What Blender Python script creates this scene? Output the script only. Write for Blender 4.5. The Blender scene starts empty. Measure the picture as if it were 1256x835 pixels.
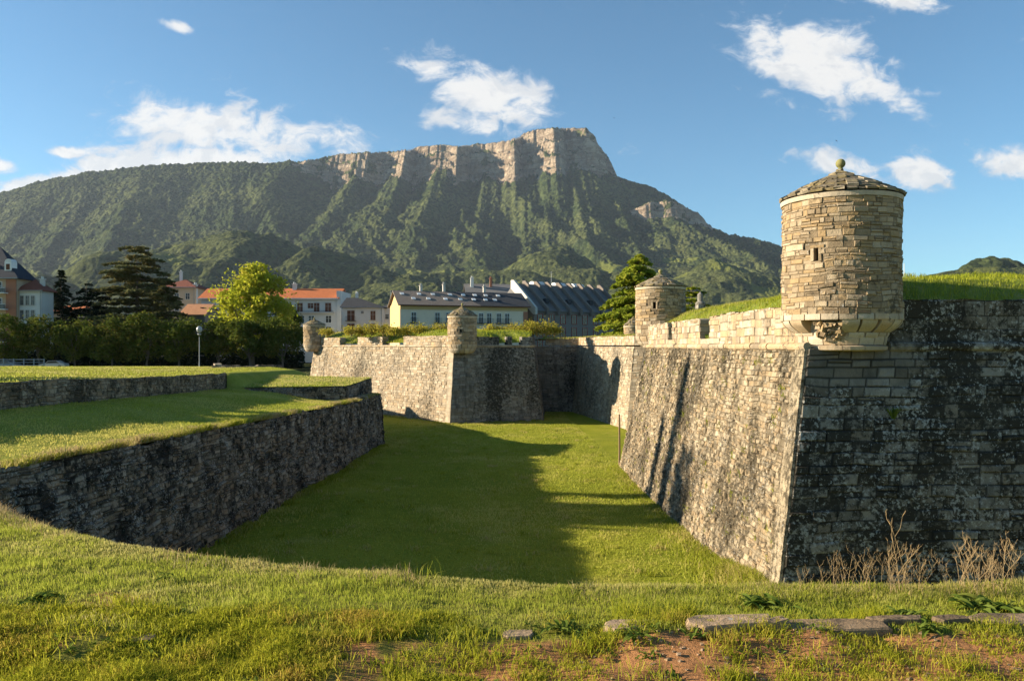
import bpy, math, random
import numpy as np
random.seed(7)
RNG = np.random.default_rng(11)
F, CX, CY = 977.0, 628.0, 424.0
R = math.radians
scene = bpy.context.scene
COL = scene.collection

def at(px, Y): return (px - CX) / F * Y
def zat(py, Y): return (CY - py) / F * Y

# ------------------------------------------------------------------ noise
def _hash(ix, iy, seed):
    h = (ix.astype(np.int64) * 374761393 + iy.astype(np.int64) * 668265263 + seed * 974634777) & 0xFFFFFFFF
    h = ((h ^ (h >> 13)) * 1274126177) & 0xFFFFFFFF
    h = ((h ^ (h >> 16)) * 2246822519) & 0xFFFFFFFF
    return ((h ^ (h >> 15)) & 0xFFFFFF) / float(0xFFFFFF)
def vnoise(x, y, seed=0):
    x = np.asarray(x, float); y = np.asarray(y, float)
    x, y = np.broadcast_arrays(x, y)
    ix = np.floor(x); iy = np.floor(y)
    fx = x - ix; fy = y - iy
    fx = fx * fx * fx * (fx * (fx * 6 - 15) + 10); fy = fy * fy * fy * (fy * (fy * 6 - 15) + 10)
    a = _hash(ix, iy, seed); b = _hash(ix + 1, iy, seed); c = _hash(ix, iy + 1, seed); d = _hash(ix + 1, iy + 1, seed)
    return (a * (1 - fx) + b * fx) * (1 - fy) + (c * (1 - fx) + d * fx) * fy
def fbm(x, y, seed=0, oct=4, lac=2.03, gain=.5):
    s = 0; a = 1; t = 0
    for o in range(oct):
        s = s + a * vnoise(np.asarray(x) * lac ** o + 17.3 * o, np.asarray(y) * lac ** o - 9.1 * o, seed + o); t += a; a *= gain
    return s / t          # 0..1
def ridged(x, y, seed=0, oct=4):
    s = 0; a = 1; t = 0
    for o in range(oct):
        n = 1 - np.abs(2 * vnoise(np.asarray(x) * 2.05 ** o + 5.7 * o, np.asarray(y) * 2.05 ** o + 3.1 * o, seed + o) - 1)
        s = s + a * n; t += a; a *= .5
    return s / t
def sstep(a, b, x):
    t = np.clip((np.asarray(x, float) - a) / (b - a), 0, 1); return t * t * (3 - 2 * t)

# ------------------------------------------------------------------ mesh building
class MB:
    def __init__(s): s.V = []; s.Q = []; s.T = []; s.C = []; s.n = 0; s.P = []
    def add(s, V, Q=None, T=None, C=None, P=None):
        V = np.asarray(V, float).reshape(-1, 3)
        if Q is not None and len(Q): s.Q.append(np.asarray(Q, np.int64).reshape(-1, 4) + s.n)
        if T is not None and len(T): s.T.append(np.asarray(T, np.int64).reshape(-1, 3) + s.n)
        for f in (P or []): s.P.append([i + s.n for i in f])
        if C is None: C = np.tile(np.array([random.random(), random.random(), 0, 1.0]), (len(V), 1))
        C = np.asarray(C, float)
        if C.ndim == 1: C = np.tile(C, (len(V), 1))
        s.V.append(V); s.C.append(C); s.n += len(V)
        return s
    def box(s, c, d, rz=0.0, C=None, jit=0.0, taper=0.0):
        x, y, z = [v / 2 for v in d]
        v = np.array([[-x, -y, -z], [x, -y, -z], [x, y, -z], [-x, y, -z], [-x * (1 - taper), -y * (1 - taper), z], [x * (1 - taper), -y * (1 - taper), z], [x * (1 - taper), y * (1 - taper), z], [-x * (1 - taper), y * (1 - taper), z]])
        if jit: v = v + RNG.uniform(-jit, jit, v.shape)
        if rz:
            ca, sa = math.cos(rz), math.sin(rz)
            v = np.stack([v[:, 0] * ca - v[:, 1] * sa, v[:, 0] * sa + v[:, 1] * ca, v[:, 2]], 1)
        return s.add(v + np.array(c), [[0, 3, 2, 1], [4, 5, 6, 7], [0, 1, 5, 4], [1, 2, 6, 5], [2, 3, 7, 6], [3, 0, 4, 7]], C=C)
    def poly(s, pts, faces, C=None):
        return s.add(pts, P=faces, C=C)
    def tube(s, pts, rad, n=8, C=None, cap=True):
        pts = np.asarray(pts, float); m = len(pts)
        rad = np.broadcast_to(np.asarray(rad, float), (m,))
        tan = np.gradient(pts, axis=0); tan /= np.linalg.norm(tan, axis=1)[:, None] + 1e-9
        ref = np.array([0, 0, 1.0]) if abs(tan[:, 2]).mean() < .8 else np.array([1.0, 0, 0])
        a = np.cross(tan, ref); a /= np.linalg.norm(a, axis=1)[:, None] + 1e-9
        b = np.cross(tan, a)
        th = np.arange(n) / n * 2 * np.pi
        V = pts[:, None] + rad[:, None, None] * (np.cos(th)[None, :, None] * a[:, None] + np.sin(th)[None, :, None] * b[:, None])
        i = np.arange(m - 1)[:, None] * n; j = np.arange(n)[None]; k = (j + 1) % n
        Q = np.stack([i + j, i + k, i + n + k, i + n + j], -1).reshape(-1, 4)
        P = [list(range(n))[::-1], list(range((m - 1) * n, m * n))] if cap else None
        return s.add(V.reshape(-1, 3), Q, C=C, P=P)
    def lathe(s, prof, n=32, c=(0, 0, 0), C=None):
        prof = np.asarray(prof, float); m = len(prof)
        th = np.arange(n) / n * 2 * np.pi
        V = np.stack([prof[:, 0:1] * np.cos(th), prof[:, 0:1] * np.sin(th), np.repeat(prof[:, 1:2], n, 1)], -1) + np.array(c)
        i = np.arange(m - 1)[:, None] * n; j = np.arange(n)[None]; k = (j + 1) % n
        Q = np.stack([i + j, i + k, i + n + k, i + n + j], -1).reshape(-1, 4)
        return s.add(V.reshape(-1, 3), Q, C=C)
    def grid(s, X, Y, Z, C=None, keep=None):
        m, n = X.shape
        V = np.stack([X, Y, Z], -1).reshape(-1, 3)
        i = np.arange(m - 1)[:, None] * n; j = np.arange(n - 1)[None]
        Q = np.stack([i + j, i + j + 1, i + n + j + 1, i + n + j], -1).reshape(-1, 4)
        if keep is not None:
            kk = keep.reshape(-1); Q = Q[kk[Q].all(1)]
            used = np.unique(Q); mp = -np.ones(len(V), np.int64); mp[used] = np.arange(len(used)); Q = mp[Q]; V = V[used]
            if C is not None: C = np.asarray(C).reshape(-1, 4)[used]
        elif C is not None and np.asarray(C).ndim > 1: C = np.asarray(C).reshape(-1, 4)
        return s.add(V, Q, C=C)

def make(name, mb, mat, parent=None, local=False, smooth=False, loc=None):
    V = np.concatenate(mb.V) if mb.V else np.zeros((0, 3))
    C = np.concatenate(mb.C)
    if parent is not None and not local: V = V - np.array(wloc(parent))
    if loc is not None: V = V - np.array(loc)
    Q = np.concatenate(mb.Q) if mb.Q else np.zeros((0, 4), np.int64)
    T = np.concatenate(mb.T) if mb.T else np.zeros((0, 3), np.int64)
    loops = np.concatenate([Q.ravel(), T.ravel(), np.array([i for f in mb.P for i in f], np.int64)])
    tot = np.concatenate([np.full(len(Q), 4), np.full(len(T), 3), np.array([len(f) for f in mb.P], np.int64)]).astype(np.int64)
    st = np.concatenate([[0], np.cumsum(tot)[:-1]]) if len(tot) else np.zeros(0)
    me = bpy.data.meshes.new(name)
    me.vertices.add(len(V)); me.vertices.foreach_set("co", V.astype(np.float32).ravel())
    me.loops.add(len(loops)); me.loops.foreach_set("vertex_index", loops.astype(np.int32))
    me.polygons.add(len(tot)); me.polygons.foreach_set("loop_start", st.astype(np.int32)); me.polygons.foreach_set("loop_total", tot.astype(np.int32))
    me.polygons.foreach_set("use_smooth", np.full(len(tot), bool(smooth)))
    at_ = me.color_attributes.new("Col", 'FLOAT_COLOR', 'POINT'); at_.data.foreach_set("color", C.astype(np.float32).ravel())
    me.materials.append(mat); me.update(calc_edges=True)
    o = bpy.data.objects.new(name, me); COL.objects.link(o)
    if parent is not None: o.parent = parent
    if loc is not None: o.location = loc
    return o
def wloc(o):
    l = np.array(o.location)
    return l + np.array(wloc(o.parent)) if o.parent else l
def thing(name, label, cat, loc=(0, 0, 0), rz=0.0, group=None):
    o = bpy.data.objects.new(name, None); COL.objects.link(o); o.location = loc; o.rotation_euler = (0, 0, rz)
    o.empty_display_size = .3
    return tag(o, label, cat, group)
def tag(o, label, cat, group=None, kind='thing'):
    o['label'] = label; o['category'] = cat
    if group: o['group'] = group
    o['kind'] = kind
    return o
def struct(name, mb, mat, smooth=True, label=None):
    o = make(name, mb, mat, smooth=smooth); o['kind'] = 'structure'
    if label: o['label'] = label
    return o
def stuff(name, mb, mat, label, cat):
    return tag(make(name, mb, mat), label, cat, kind='stuff')
def dup(root, loc, rz=None, label=None, scale=None):
    r = root.copy(); COL.objects.link(r); r.location = loc
    if rz is not None: r.rotation_euler = (0, 0, rz)
    if scale: r.scale = scale if hasattr(scale, '__len__') else (scale,) * 3
    if label: r['label'] = label
    for ch in list(root.children):
        c = ch.copy(); COL.objects.link(c); c.parent = r
        for g in list(ch.children):
            d = g.copy(); COL.objects.link(d); d.parent = c
    return r

# ------------------------------------------------------------------ materials
class N:
    def __init__(s, name):
        s.m = bpy.data.materials.new(name); s.m.use_nodes = True; s.nt = s.m.node_tree; s.nt.nodes.clear()
        s.out = s.nt.nodes.new('ShaderNodeOutputMaterial')
    def n(s, t, **k):
        x = s.nt.nodes.new(t)
        for a, v in k.items():
            if a.startswith('i_'):
                key = a[2:]; key = int(key) if key.isdigit() else key
                s.set(x, key, v)
            else: setattr(x, a, v)
        return x
    def set(s, x, key, v):
        sock = x.inputs[key]
        if isinstance(v, bpy.types.NodeSocket): s.nt.links.new(v, sock)
        elif isinstance(v, bpy.types.Node): s.nt.links.new(v.outputs[0], sock)
        else:
            if hasattr(sock.default_value, '__len__') and len(sock.default_value) == 4 and len(v) == 3: v = (*v, 1)
            sock.default_value = v
    def math(s, op, a, b=0.0, c=None, clamp=False):
        x = s.n('ShaderNodeMath', operation=op, use_clamp=clamp); s.set(x, 0, a); s.set(x, 1, b)
        if c is not None: s.set(x, 2, c)
        return x.outputs[0]
    def mix(s, f, a, b, mode='MIX'):
        x = s.n('ShaderNodeMix', data_type='RGBA', blend_type=mode)
        s.set(x, 0, f); s.set(x, 6, a); s.set(x, 7, b); return x.outputs[2]
    def noise(s, scale, vec=None, detail=4, rough=.55, dist=0.0):
        x = s.n('ShaderNodeTexNoise'); x.inputs['Scale'].default_value = scale; x.inputs['Detail'].default_value = detail
        x.inputs['Roughness'].default_value = rough; x.inputs['Distortion'].default_value = dist
        if vec is not None: s.set(x, 'Vector', vec)
        return x.outputs[0]
    def ramp(s, v, a, b):      # smoothstep a->b to 0..1
        x = s.n('ShaderNodeMapRange', interpolation_type='SMOOTHSTEP'); s.set(x, 0, v); x.inputs[1].default_value = a; x.inputs[2].default_value = b
        return x.outputs[0]
    def pos(s, scale=(1, 1, 1), obj=True):
        if obj: v = s.n('ShaderNodeTexCoord').outputs['Object']
        else: v = s.n('ShaderNodeNewGeometry').outputs['Position']
        if scale == (1, 1, 1): return v
        x = s.n('ShaderNodeMapping'); s.nt.links.new(v, x.inputs[0]); x.inputs['Scale'].default_value = scale; return x.outputs[0]
    def col(s):
        a = s.n('ShaderNodeAttribute', attribute_name='Col'); sp = s.n('ShaderNodeSeparateColor'); s.nt.links.new(a.outputs['Color'], sp.inputs[0])
        return sp.outputs[0], sp.outputs[1], sp.outputs[2]
    def bump(s, h, strength=.5, dist=.02):
        x = s.n('ShaderNodeBump'); s.set(x, 'Height', h); x.inputs['Strength'].default_value = strength; x.inputs['Distance'].default_value = dist; return x.outputs[0]
    def princ(s, col, rough=.9, normal=None, spec=.2, metal=0.0):
        x = s.n('ShaderNodeBsdfPrincipled'); s.set(x, 'Base Color', col); s.set(x, 'Roughness', rough)
        x.inputs['Specular IOR Level'].default_value = spec; x.inputs['Metallic'].default_value = metal
        if normal is not None: s.set(x, 'Normal', normal)
        s.nt.links.new(x.outputs[0], s.out.inputs[0]); return x
    def leafy(s, col, tr=.35, normal=None, tcol=None):
        d = s.n('ShaderNodeBsdfDiffuse'); t = s.n('ShaderNodeBsdfTranslucent'); s.set(d, 0, col); s.set(t, 0, tcol if tcol is not None else col)
        if normal is not None: s.set(d, 'Normal', normal)
        m = s.n('ShaderNodeMixShader'); m.inputs[0].default_value = tr
        s.nt.links.new(d.outputs[0], m.inputs[1]); s.nt.links.new(t.outputs[0], m.inputs[2]); s.nt.links.new(m.outputs[0], s.out.inputs[0])

def simple(name, c, rough=.8, var=.15, scale=3.0, spec=.2, metal=0.0, bump=0.0):
    m = N(name); p = m.pos()
    n1 = m.noise(scale, p, 5, .6)
    f = m.math('MULTIPLY_ADD', n1, 2 * var, 1 - var)
    r, g, b = m.col()
    f = m.math('MULTIPLY', f, m.math('MULTIPLY_ADD', r, .2, .9))
    cc = m.mix(1.0, c, m.n('ShaderNodeCombineColor', i_0=f, i_1=f, i_2=f).outputs[0], 'MULTIPLY')
    m.princ(cc, rough, m.bump(n1, bump, .02) if bump else None, spec, metal)
    return m.m

def stone_mat(name, a, b, c, mortar, jm=.62, wscale=13., resist=.0, dark=.0, darkcol=(.025, .023, .018), white=.0, moss=.0, streak=.0, fine=28., clean=None, bumpd=.03, darkscale=.55):
    m = N(name); p = m.pos(obj=False)
    r, g, j = m.col()
    base = m.mix(r, a, b)
    base = m.mix(m.math('MULTIPLY', m.ramp(g, .6, .75), .8), base, c)
    n1 = m.noise(fine, p, 6, .65); n2 = m.noise(2.2, p, 5, .6)
    f = m.math('MULTIPLY', m.math('MULTIPLY_ADD', n1, .7, .65), m.math('MULTIPLY_ADD', n2, .8, .6))
    base = m.mix(1.0, base, m.n('ShaderNodeCombineColor', i_0=f, i_1=f, i_2=f).outputs[0], 'MULTIPLY')
    base = m.mix(m.math('MULTIPLY', j, jm), base, mortar)
    mask = None
    if clean:
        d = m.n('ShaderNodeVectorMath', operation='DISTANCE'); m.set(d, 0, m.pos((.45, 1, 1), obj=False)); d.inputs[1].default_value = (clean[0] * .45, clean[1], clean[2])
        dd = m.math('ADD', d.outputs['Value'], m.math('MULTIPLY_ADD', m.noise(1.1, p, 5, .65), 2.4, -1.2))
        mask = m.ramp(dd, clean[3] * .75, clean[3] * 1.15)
    if streak:
        s = m.noise(1.0, m.pos((1.7, 1.7, .13), obj=False), 5, .6)
        k = m.math('MULTIPLY', m.ramp(s, .46, .68), streak)
        base = m.mix(k, base, darkcol)
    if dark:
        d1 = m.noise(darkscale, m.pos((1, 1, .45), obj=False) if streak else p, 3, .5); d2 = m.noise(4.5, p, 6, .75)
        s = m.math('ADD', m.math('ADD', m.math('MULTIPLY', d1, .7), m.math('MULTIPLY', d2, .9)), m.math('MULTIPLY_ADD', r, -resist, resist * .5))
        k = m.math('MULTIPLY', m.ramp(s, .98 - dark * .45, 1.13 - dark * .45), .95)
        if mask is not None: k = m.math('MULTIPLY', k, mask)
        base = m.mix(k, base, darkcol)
    if white:
        w = m.noise(wscale, p, 5, .7); w2 = m.noise(.9, p, 3, .5)
        k = m.ramp(m.math('ADD', w, m.math('MULTIPLY', w2, .35)), .83 - white * .2, .9 - white * .2)
        if mask is not None: k = m.math('MULTIPLY', k, mask)
        base = m.mix(m.math('MULTIPLY', k, .8), base, (.42, .41, .37))
    if moss:
        w = m.noise(3.0, p, 5, .7)
        k = m.ramp(w, .72 - moss * .25, .85 - moss * .25)
        base = m.mix(m.math('MULTIPLY', k, .7), base, (.10, .12, .025))
    h = m.math('ADD', m.math('MULTIPLY', n1, .5), m.noise(9., p, 6, .7))
    m.princ(base, .95, m.bump(h, .9, bumpd), .1)
    return m.m

def grass_mat(name, a, b, dry, dryamt=.3, tr=.35, dscale=.35):
    m = N(name); r, g, j = m.col(); p = m.pos(obj=False)
    base = m.mix(r, a, b)
    n = m.noise(dscale, p, 5, .6)
    k = m.ramp(m.math('ADD', n, m.math('MULTIPLY', g, .5)), 1.0 - dryamt, 1.25 - dryamt)
    base = m.mix(m.math('MULTIPLY', k, .85), base, dry)
    m.leafy(base, tr)
    return m.m
def lawn_mat(name, a, b, c, soil=None, soilamt=0.0, scale=.25, bumpd=.12, fine=9.0):
    m = N(name); p = m.pos(obj=False)
    n1 = m.noise(scale, p, 6, .62); n2 = m.noise(fine, p, 5, .7); n3 = m.noise(scale * 5, p, 5, .65)
    base = m.mix(m.ramp(n1, .35, .65), a, b)
    base = m.mix(m.math('MULTIPLY', m.ramp(n3, .5, .72), .7), base, c)
    f = m.math('MULTIPLY_ADD', n2, .9, .55)
    base = m.mix(1.0, base, m.n('ShaderNodeCombineColor', i_0=f, i_1=f, i_2=f).outputs[0], 'MULTIPLY')
    r, g, j = m.col()
    if soil:
        k = m.ramp(m.math('ADD', m.math('ADD', m.noise(1.7, p, 6, .65), m.math('MULTIPLY', j, .55)), soilamt), .75, .95)
        base = m.mix(k, base, m.mix(m.noise(6., p, 6, .7), soil, tuple(x * .55 for x in soil)))
    h = m.math('ADD', n2, m.math('MULTIPLY', n3, .8))
    m.princ(base, .95, m.bump(h, .8, bumpd), .05)
    return m.m

M = {}
M['tower'] = stone_mat('warm_rubble_stone', (.21, .155, .095), (.44, .35, .235), (.36, .25, .13), (.13, .10, .065), dark=.24, darkcol=(.10, .082, .055), white=.16, fine=34., bumpd=.04)
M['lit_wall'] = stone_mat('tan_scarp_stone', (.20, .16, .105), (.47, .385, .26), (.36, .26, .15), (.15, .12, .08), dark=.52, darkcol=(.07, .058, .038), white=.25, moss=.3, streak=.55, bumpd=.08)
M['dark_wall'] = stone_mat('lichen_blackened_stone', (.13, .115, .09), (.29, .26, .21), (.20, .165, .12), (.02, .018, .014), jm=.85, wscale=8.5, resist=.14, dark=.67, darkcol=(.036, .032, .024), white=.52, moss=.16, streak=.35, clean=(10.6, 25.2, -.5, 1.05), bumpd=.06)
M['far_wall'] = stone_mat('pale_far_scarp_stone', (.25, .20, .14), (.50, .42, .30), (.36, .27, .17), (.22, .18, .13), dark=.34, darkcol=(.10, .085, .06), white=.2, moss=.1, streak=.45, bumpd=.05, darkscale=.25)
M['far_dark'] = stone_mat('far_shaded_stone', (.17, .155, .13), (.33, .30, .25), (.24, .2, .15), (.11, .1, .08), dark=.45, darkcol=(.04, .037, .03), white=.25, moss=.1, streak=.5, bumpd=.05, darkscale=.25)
M['rubble'] = stone_mat('dark_counterscarp_rubble', (.09, .078, .058), (.36, .31, .24), (.26, .19, .12), (.03, .026, .02), dark=.50, darkscale=1.0, darkcol=(.03, .028, .024), white=.45, moss=.05, bumpd=.05)
M['parapet'] = stone_mat('parapet_stone', (.28, .22, .15), (.52, .43, .31), (.42, .30, .17), (.18, .14, .1), dark=.26, streak=.35, darkcol=(.12, .1, .07), white=.15, moss=.05, bumpd=.04)
M['ashlar'] = stone_mat('corbel_stone', (.34, .275, .19), (.50, .42, .31), (.42, .31, .19), (.2, .16, .11), dark=.12, darkcol=(.10, .085, .06), white=.1, bumpd=.02)
M['slate'] = stone_mat('roof_stone_slab', (.13, .105, .07), (.32, .27, .19), (.27, .21, .1), (.05, .045, .035), dark=.2, darkcol=(.05, .042, .03), moss=.5, bumpd=.02)
M['mossball'] = stone_mat('mossy_finial_stone', (.20, .19, .08), (.32, .28, .12), (.2, .2, .06), (.1, .1, .05), moss=.7, bumpd=.01)
M['lawn'] = lawn_mat('moat_lawn', (.20, .23, .02), (.29, .295, .03), (.34, .31, .06), soil=(.27, .23, .09), soilamt=-.16, scale=.12, bumpd=.15)
M['terrace'] = lawn_mat('terrace_lawn', (.20, .23, .03), (.28, .295, .05), (.34, .31, .08), scale=.2, bumpd=.12)
M['upper'] = lawn_mat('upper_lawn', (.20, .20, .02), (.25, .24, .025), (.27, .21, .05), soil=(.24, .15, .08), soilamt=-.08, scale=.1, bumpd=.1)
M['bank'] = lawn_mat('rampart_turf', (.15, .20, .025), (.21, .24, .045), (.30, .27, .09), scale=.3, bumpd=.1)
M['near'] = lawn_mat('near_turf', (.15, .15, .022), (.19, .185, .035), (.25, .20, .06), soil=(.46, .225, .095), soilamt=.08, scale=.8, bumpd=.03, fine=40.)
M['blade'] = grass_mat('grass_blade', (.21, .255, .02), (.39, .40, .05), (.54, .44, .17), .32, tr=.45)
M['blade_short'] = grass_mat('lawn_blade', (.26, .31, .03), (.43, .44, .075), (.56, .48, .19), .36, dscale=.9, tr=.5)
M['blade_coarse'] = grass_mat('coarse_grass_blade', (.23, .26, .015), (.47, .44, .05), (.54, .36, .09), .27, dscale=1.6, tr=.5)
M['blade_dry'] = grass_mat('dry_grass_blade', (.30, .27, .11), (.50, .42, .22), (.44, .31, .16), .4, tr=.45)
M['blade_moat'] = grass_mat('moat_grass_blade', (.26, .31, .04), (.46, .455, .08), (.57, .50, .15), .30, dscale=.3, tr=.45)
M['stalk'] = simple('dry_weed_stalk', (.40, .28, .14), .9, .25, 9)
M['dock'] = grass_mat('broad_leaf', (.10, .15, .022), (.19, .24, .045), (.28, .26, .06), .25, .4)
M['bark'] = simple('tree_bark', (.14, .115, .09), .95, .3, 4, bump=.5)
M['rock'] = stone_mat('flat_path_stone', (.25, .175, .105), (.37, .265, .17), (.32, .21, .12), (.3, .22, .15), dark=.35, darkcol=(.13, .095, .06), white=.1, moss=.12, fine=40, bumpd=.02)
M['iron'] = simple('grey_metal', (.28, .30, .31), .5, .1, 5, spec=.4, metal=.5)
M['wood'] = simple('weathered_wood', (.22, .15, .09), .9, .3, 6)
M['dirt'] = simple('brown_soil', (.30, .19, .11), .95, .35, 4, bump=.6)
HAZE, EXPO = 0.00002, 1.42
# ------------------------------------------------------------------ stone facing
def offset_poly(pts, d):
    """offset an open polyline inwards (to its left) by d, mitred"""
    pts = [np.array(p, float) for p in pts]; out = []
    nr = []
    for a, b in zip(pts[:-1], pts[1:]):
        t = (b - a) / np.linalg.norm(b - a); nr.append(np.array([-t[1], t[0]]))
    for i, p in enumerate(pts):
        if i == 0: out.append(p + nr[0] * d)
        elif i == len(pts) - 1: out.append(p + nr[-1] * d)
        else:
            m = nr[i - 1] + nr[i]; m /= np.dot(m, nr[i]); out.append(p + m * d)
    return out

def facemap(b0, b1, t0, t1, zb, zt, amp=0.0, seed=0):
    b0, b1, t0, t1 = [np.array(x, float) for x in (b0, b1, t0, t1)]
    L = np.linalg.norm(b1 - b0); H = zt - zb
    t = (b1 - b0) / L; nrm = np.array([t[1], -t[0], 0.0])
    def f(u, v, d):
        s = np.asarray(u)[..., None] / L; w = np.asarray(v)[..., None] / H
        xy = (b0 * (1 - s) + b1 * s) * (1 - w) + (t0 * (1 - s) + t1 * s) * w
        P = np.concatenate([xy, zb + np.asarray(v)[..., None] + 0 * s], -1)
        dd = np.asarray(d) + (amp * (fbm(np.asarray(u) * .35 + seed, np.asarray(v) * .35, seed, 3) - .5) if amp else 0)
        return P + nrm * np.asarray(dd)[..., None]
    return f, L, H

def stones(mb, f, L, H, ch=(.2, .35), bw=(.3, .7), gap=.012, prot=(.0, .05), jit=.25, top=None, bottom=None, hole=None, wave=.02, seed=0, split=.2, core=True, closed=False, keep=None):
    rg = np.random.default_rng(seed + 100)
    U0 = []; U1 = []; V0 = []; V1 = []
    v = 0.0
    while v < H - .02:
        h = rg.uniform(*ch)
        if H - v - h < ch[0] * .6: h = H - v
        u = 0.0 if not closed else rg.uniform(0, bw[0])
        u = 0.0
        while u < L - 1e-4:
            w = rg.uniform(*bw) * (1.3 if rg.random() < .15 else 1)
            if L - u - w < bw[0] * .5: w = L - u
            if rg.random() < split and h > ch[0]:
                k = rg.uniform(.4, .6)
                U0 += [u, u]; U1 += [u + w, u + w]; V0 += [v, v + h * k]; V1 += [v + h * k, v + h]
            else:
                U0.append(u); U1.append(u + w); V0.append(v); V1.append(v + h)
            u += w
        v += h
    U0, U1, V0, V1 = map(np.array, (U0, U1, V0, V1))
    ok = np.ones(len(U0), bool)
    if top is not None:
        tt = top((U0 + U1) / 2); ok &= V0 < tt - .03
        V1 = np.minimum(V1, np.maximum(tt, V0 + .03))
    if hole is not None:
        a, b, c, d = hole
        ok &= ~((U1 > a) & (U0 < b) & (V1 > c) & (V0 < d))
    if keep is not None: ok &= keep((U0 + U1) / 2, (V0 + V1) / 2, rg)
    U0, U1, V0, V1 = U0[ok], U1[ok], V0[ok], V1[ok]
    n = len(U0)
    def W(u, v):
        return v + wave * (2 * vnoise(u * 1.1, v * .9, seed + 5) - 1) * np.clip(v / .3, 0, 1) * np.clip((H - v) / .3, 0, 1)
    ou = np.stack([U0, U1, U1, U0], 1); ov = np.stack([V0, V0, V1, V1], 1)
    g = gap * rg.uniform(.5, 1.6, (n, 1)); gx = np.minimum(g, (U1 - U0)[:, None] * .3); gy = np.minimum(g, (V1 - V0)[:, None] * .3)
    sx = np.array([1, -1, -1, 1.0]); sy = np.array([1, 1, -1, -1.0])
    jx = rg.uniform(0, jit, (n, 4)) * np.minimum(.05, (U1 - U0) * .2)[:, None]; jy = rg.uniform(0, jit, (n, 4)) * np.minimum(.05, (V1 - V0) * .2)[:, None]
    iu = ou + sx * (gx + jx); iv = ov + sy * (gy + jy)
    p = (prot[0] + (prot[1] - prot[0]) * rg.random((n, 1)) ** 1.4) + rg.uniform(-.25, .25, (n, 4)) * prot[1]
    ov = W(ou, ov); iv = W(iu, iv)
    PO = f(ou, ov, np.zeros((n, 4))); PI = f(iu, iv, p)
    Vv = np.concatenate([PO, PI], 1).reshape(-1, 3)
    k = (np.arange(n) * 8)[:, None, None]
    fq = np.array([[4, 5, 6, 7], [0, 1, 5, 4], [1, 2, 6, 5], [2, 3, 7, 6], [3, 0, 4, 7]])
    Q = (k + fq[None]).reshape(-1, 4)
    c = np.zeros((n, 8, 4)); c[:, :, 0] = rg.random((n, 1)) ** 1.1; c[:, :, 1] = rg.random((n, 1)); c[:, :4, 2] = 1; c[:, :, 3] = 1
    mb.add(Vv, Q, C=c.reshape(-1, 4))
    if core:
        nu = max(2, int(L / .6)) + 1; nv = max(2, int(H / .5)) + 1
        if closed: nu = max(nu, 40)
        uu = np.linspace(0, L, nu); vv = np.linspace(0, H, nv)
        if hole is not None:
            uu = np.unique(np.concatenate([uu, hole[:2]])); vv = np.unique(np.concatenate([vv, hole[2:]]))
        G, K = np.meshgrid(uu, vv)
        Vt = K if top is None else np.minimum(K, top(G))
        P = f(G, Vt, np.full(G.shape, -.025)).reshape(-1, 3)
        m_, n_ = G.shape
        i = np.arange(m_ - 1)[:, None] * n_; j = np.arange(n_ - 1)[None]
        Q = np.stack([i + j, i + j + 1, i + n_ + j + 1, i + n_ + j], -1).reshape(-1, 4)
        if hole is not None:
            cu = G.reshape(-1)[Q].mean(1); cv = K.reshape(-1)[Q].mean(1)
            Q = Q[~((cu > hole[0]) & (cu < hole[1]) & (cv > hole[2]) & (cv < hole[3]))]
        cc = np.zeros((len(P), 4)); cc[:, 0] = .3; cc[:, 2] = 1; cc[:, 3] = 1
        mb.add(P, Q, C=cc)

def parapet(mb, p0, p1, segs, z0, thick=.7, seed=0, ch=(.2, .36), bw=(.3, .85)):
    """segs: list of (u0,u1,height). stone merlons with solid bodies"""
    p0 = np.array(p0, float); p1 = np.array(p1, float); L = np.linalg.norm(p1 - p0); t = (p1 - p0) / L; inn = np.array([-t[1], t[0]])
    for i, (a, b, h) in enumerate(segs):
        A = p0 + t * a; B = p0 + t * b; A2 = A + inn * thick; B2 = B + inn * thick
        for (s, e) in ((A, B), (B, B2), (A2, A), (B2, A2)):
            f, l, hh = facemap(s, e, s, e, z0, z0 + h)
            stones(mb, f, l, hh, ch, bw, .016, (.0, .055), .6, seed=seed * 31 + i * 7, core=True)
        q = np.array([[*A, z0 + h], [*B, z0 + h], [*B2, z0 + h], [*A2, z0 + h]]) + np.array([0, 0, -.012])
        mb.add(q, [[0, 1, 2, 3]], C=(.5, .3, .3, 1))
        # loose cap stones
        u = 0.0
        while u < b - a - .2:
            w = random.uniform(.35, .8); w = min(w, b - a - u)
            c = A + t * (u + w / 2) + inn * thick / 2
            mb.box((c[0], c[1], z0 + h + .015), (w - .02, thick + .06, random.uniform(.03, .075)), math.atan2(t[1], t[0]), jit=.03); u += w

def cordon(mb, pts, z, r=.14):
    for a, b in zip(pts[:-1], pts[1:]):
        a = np.array(a, float); b = np.array(b, float); L = np.linalg.norm(b - a); t = (b - a) / L; out = np.array([t[1], -t[0]])
        u = 0
        while u < L - .01:
            w = min(random.uniform(.6, 1.2), L - u)
            s = a + t * (u + .006) + out * (.02 + random.uniform(-.015, .015)); e = a + t * (u + w - .006) + out * (.02 + random.uniform(-.015, .015))
            zz = z + random.uniform(-.012, .012)
            mb.tube([[*s, zz], [*((s + e) / 2), zz], [*e, zz]], r * random.uniform(.93, 1.05), 10); u += w

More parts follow.
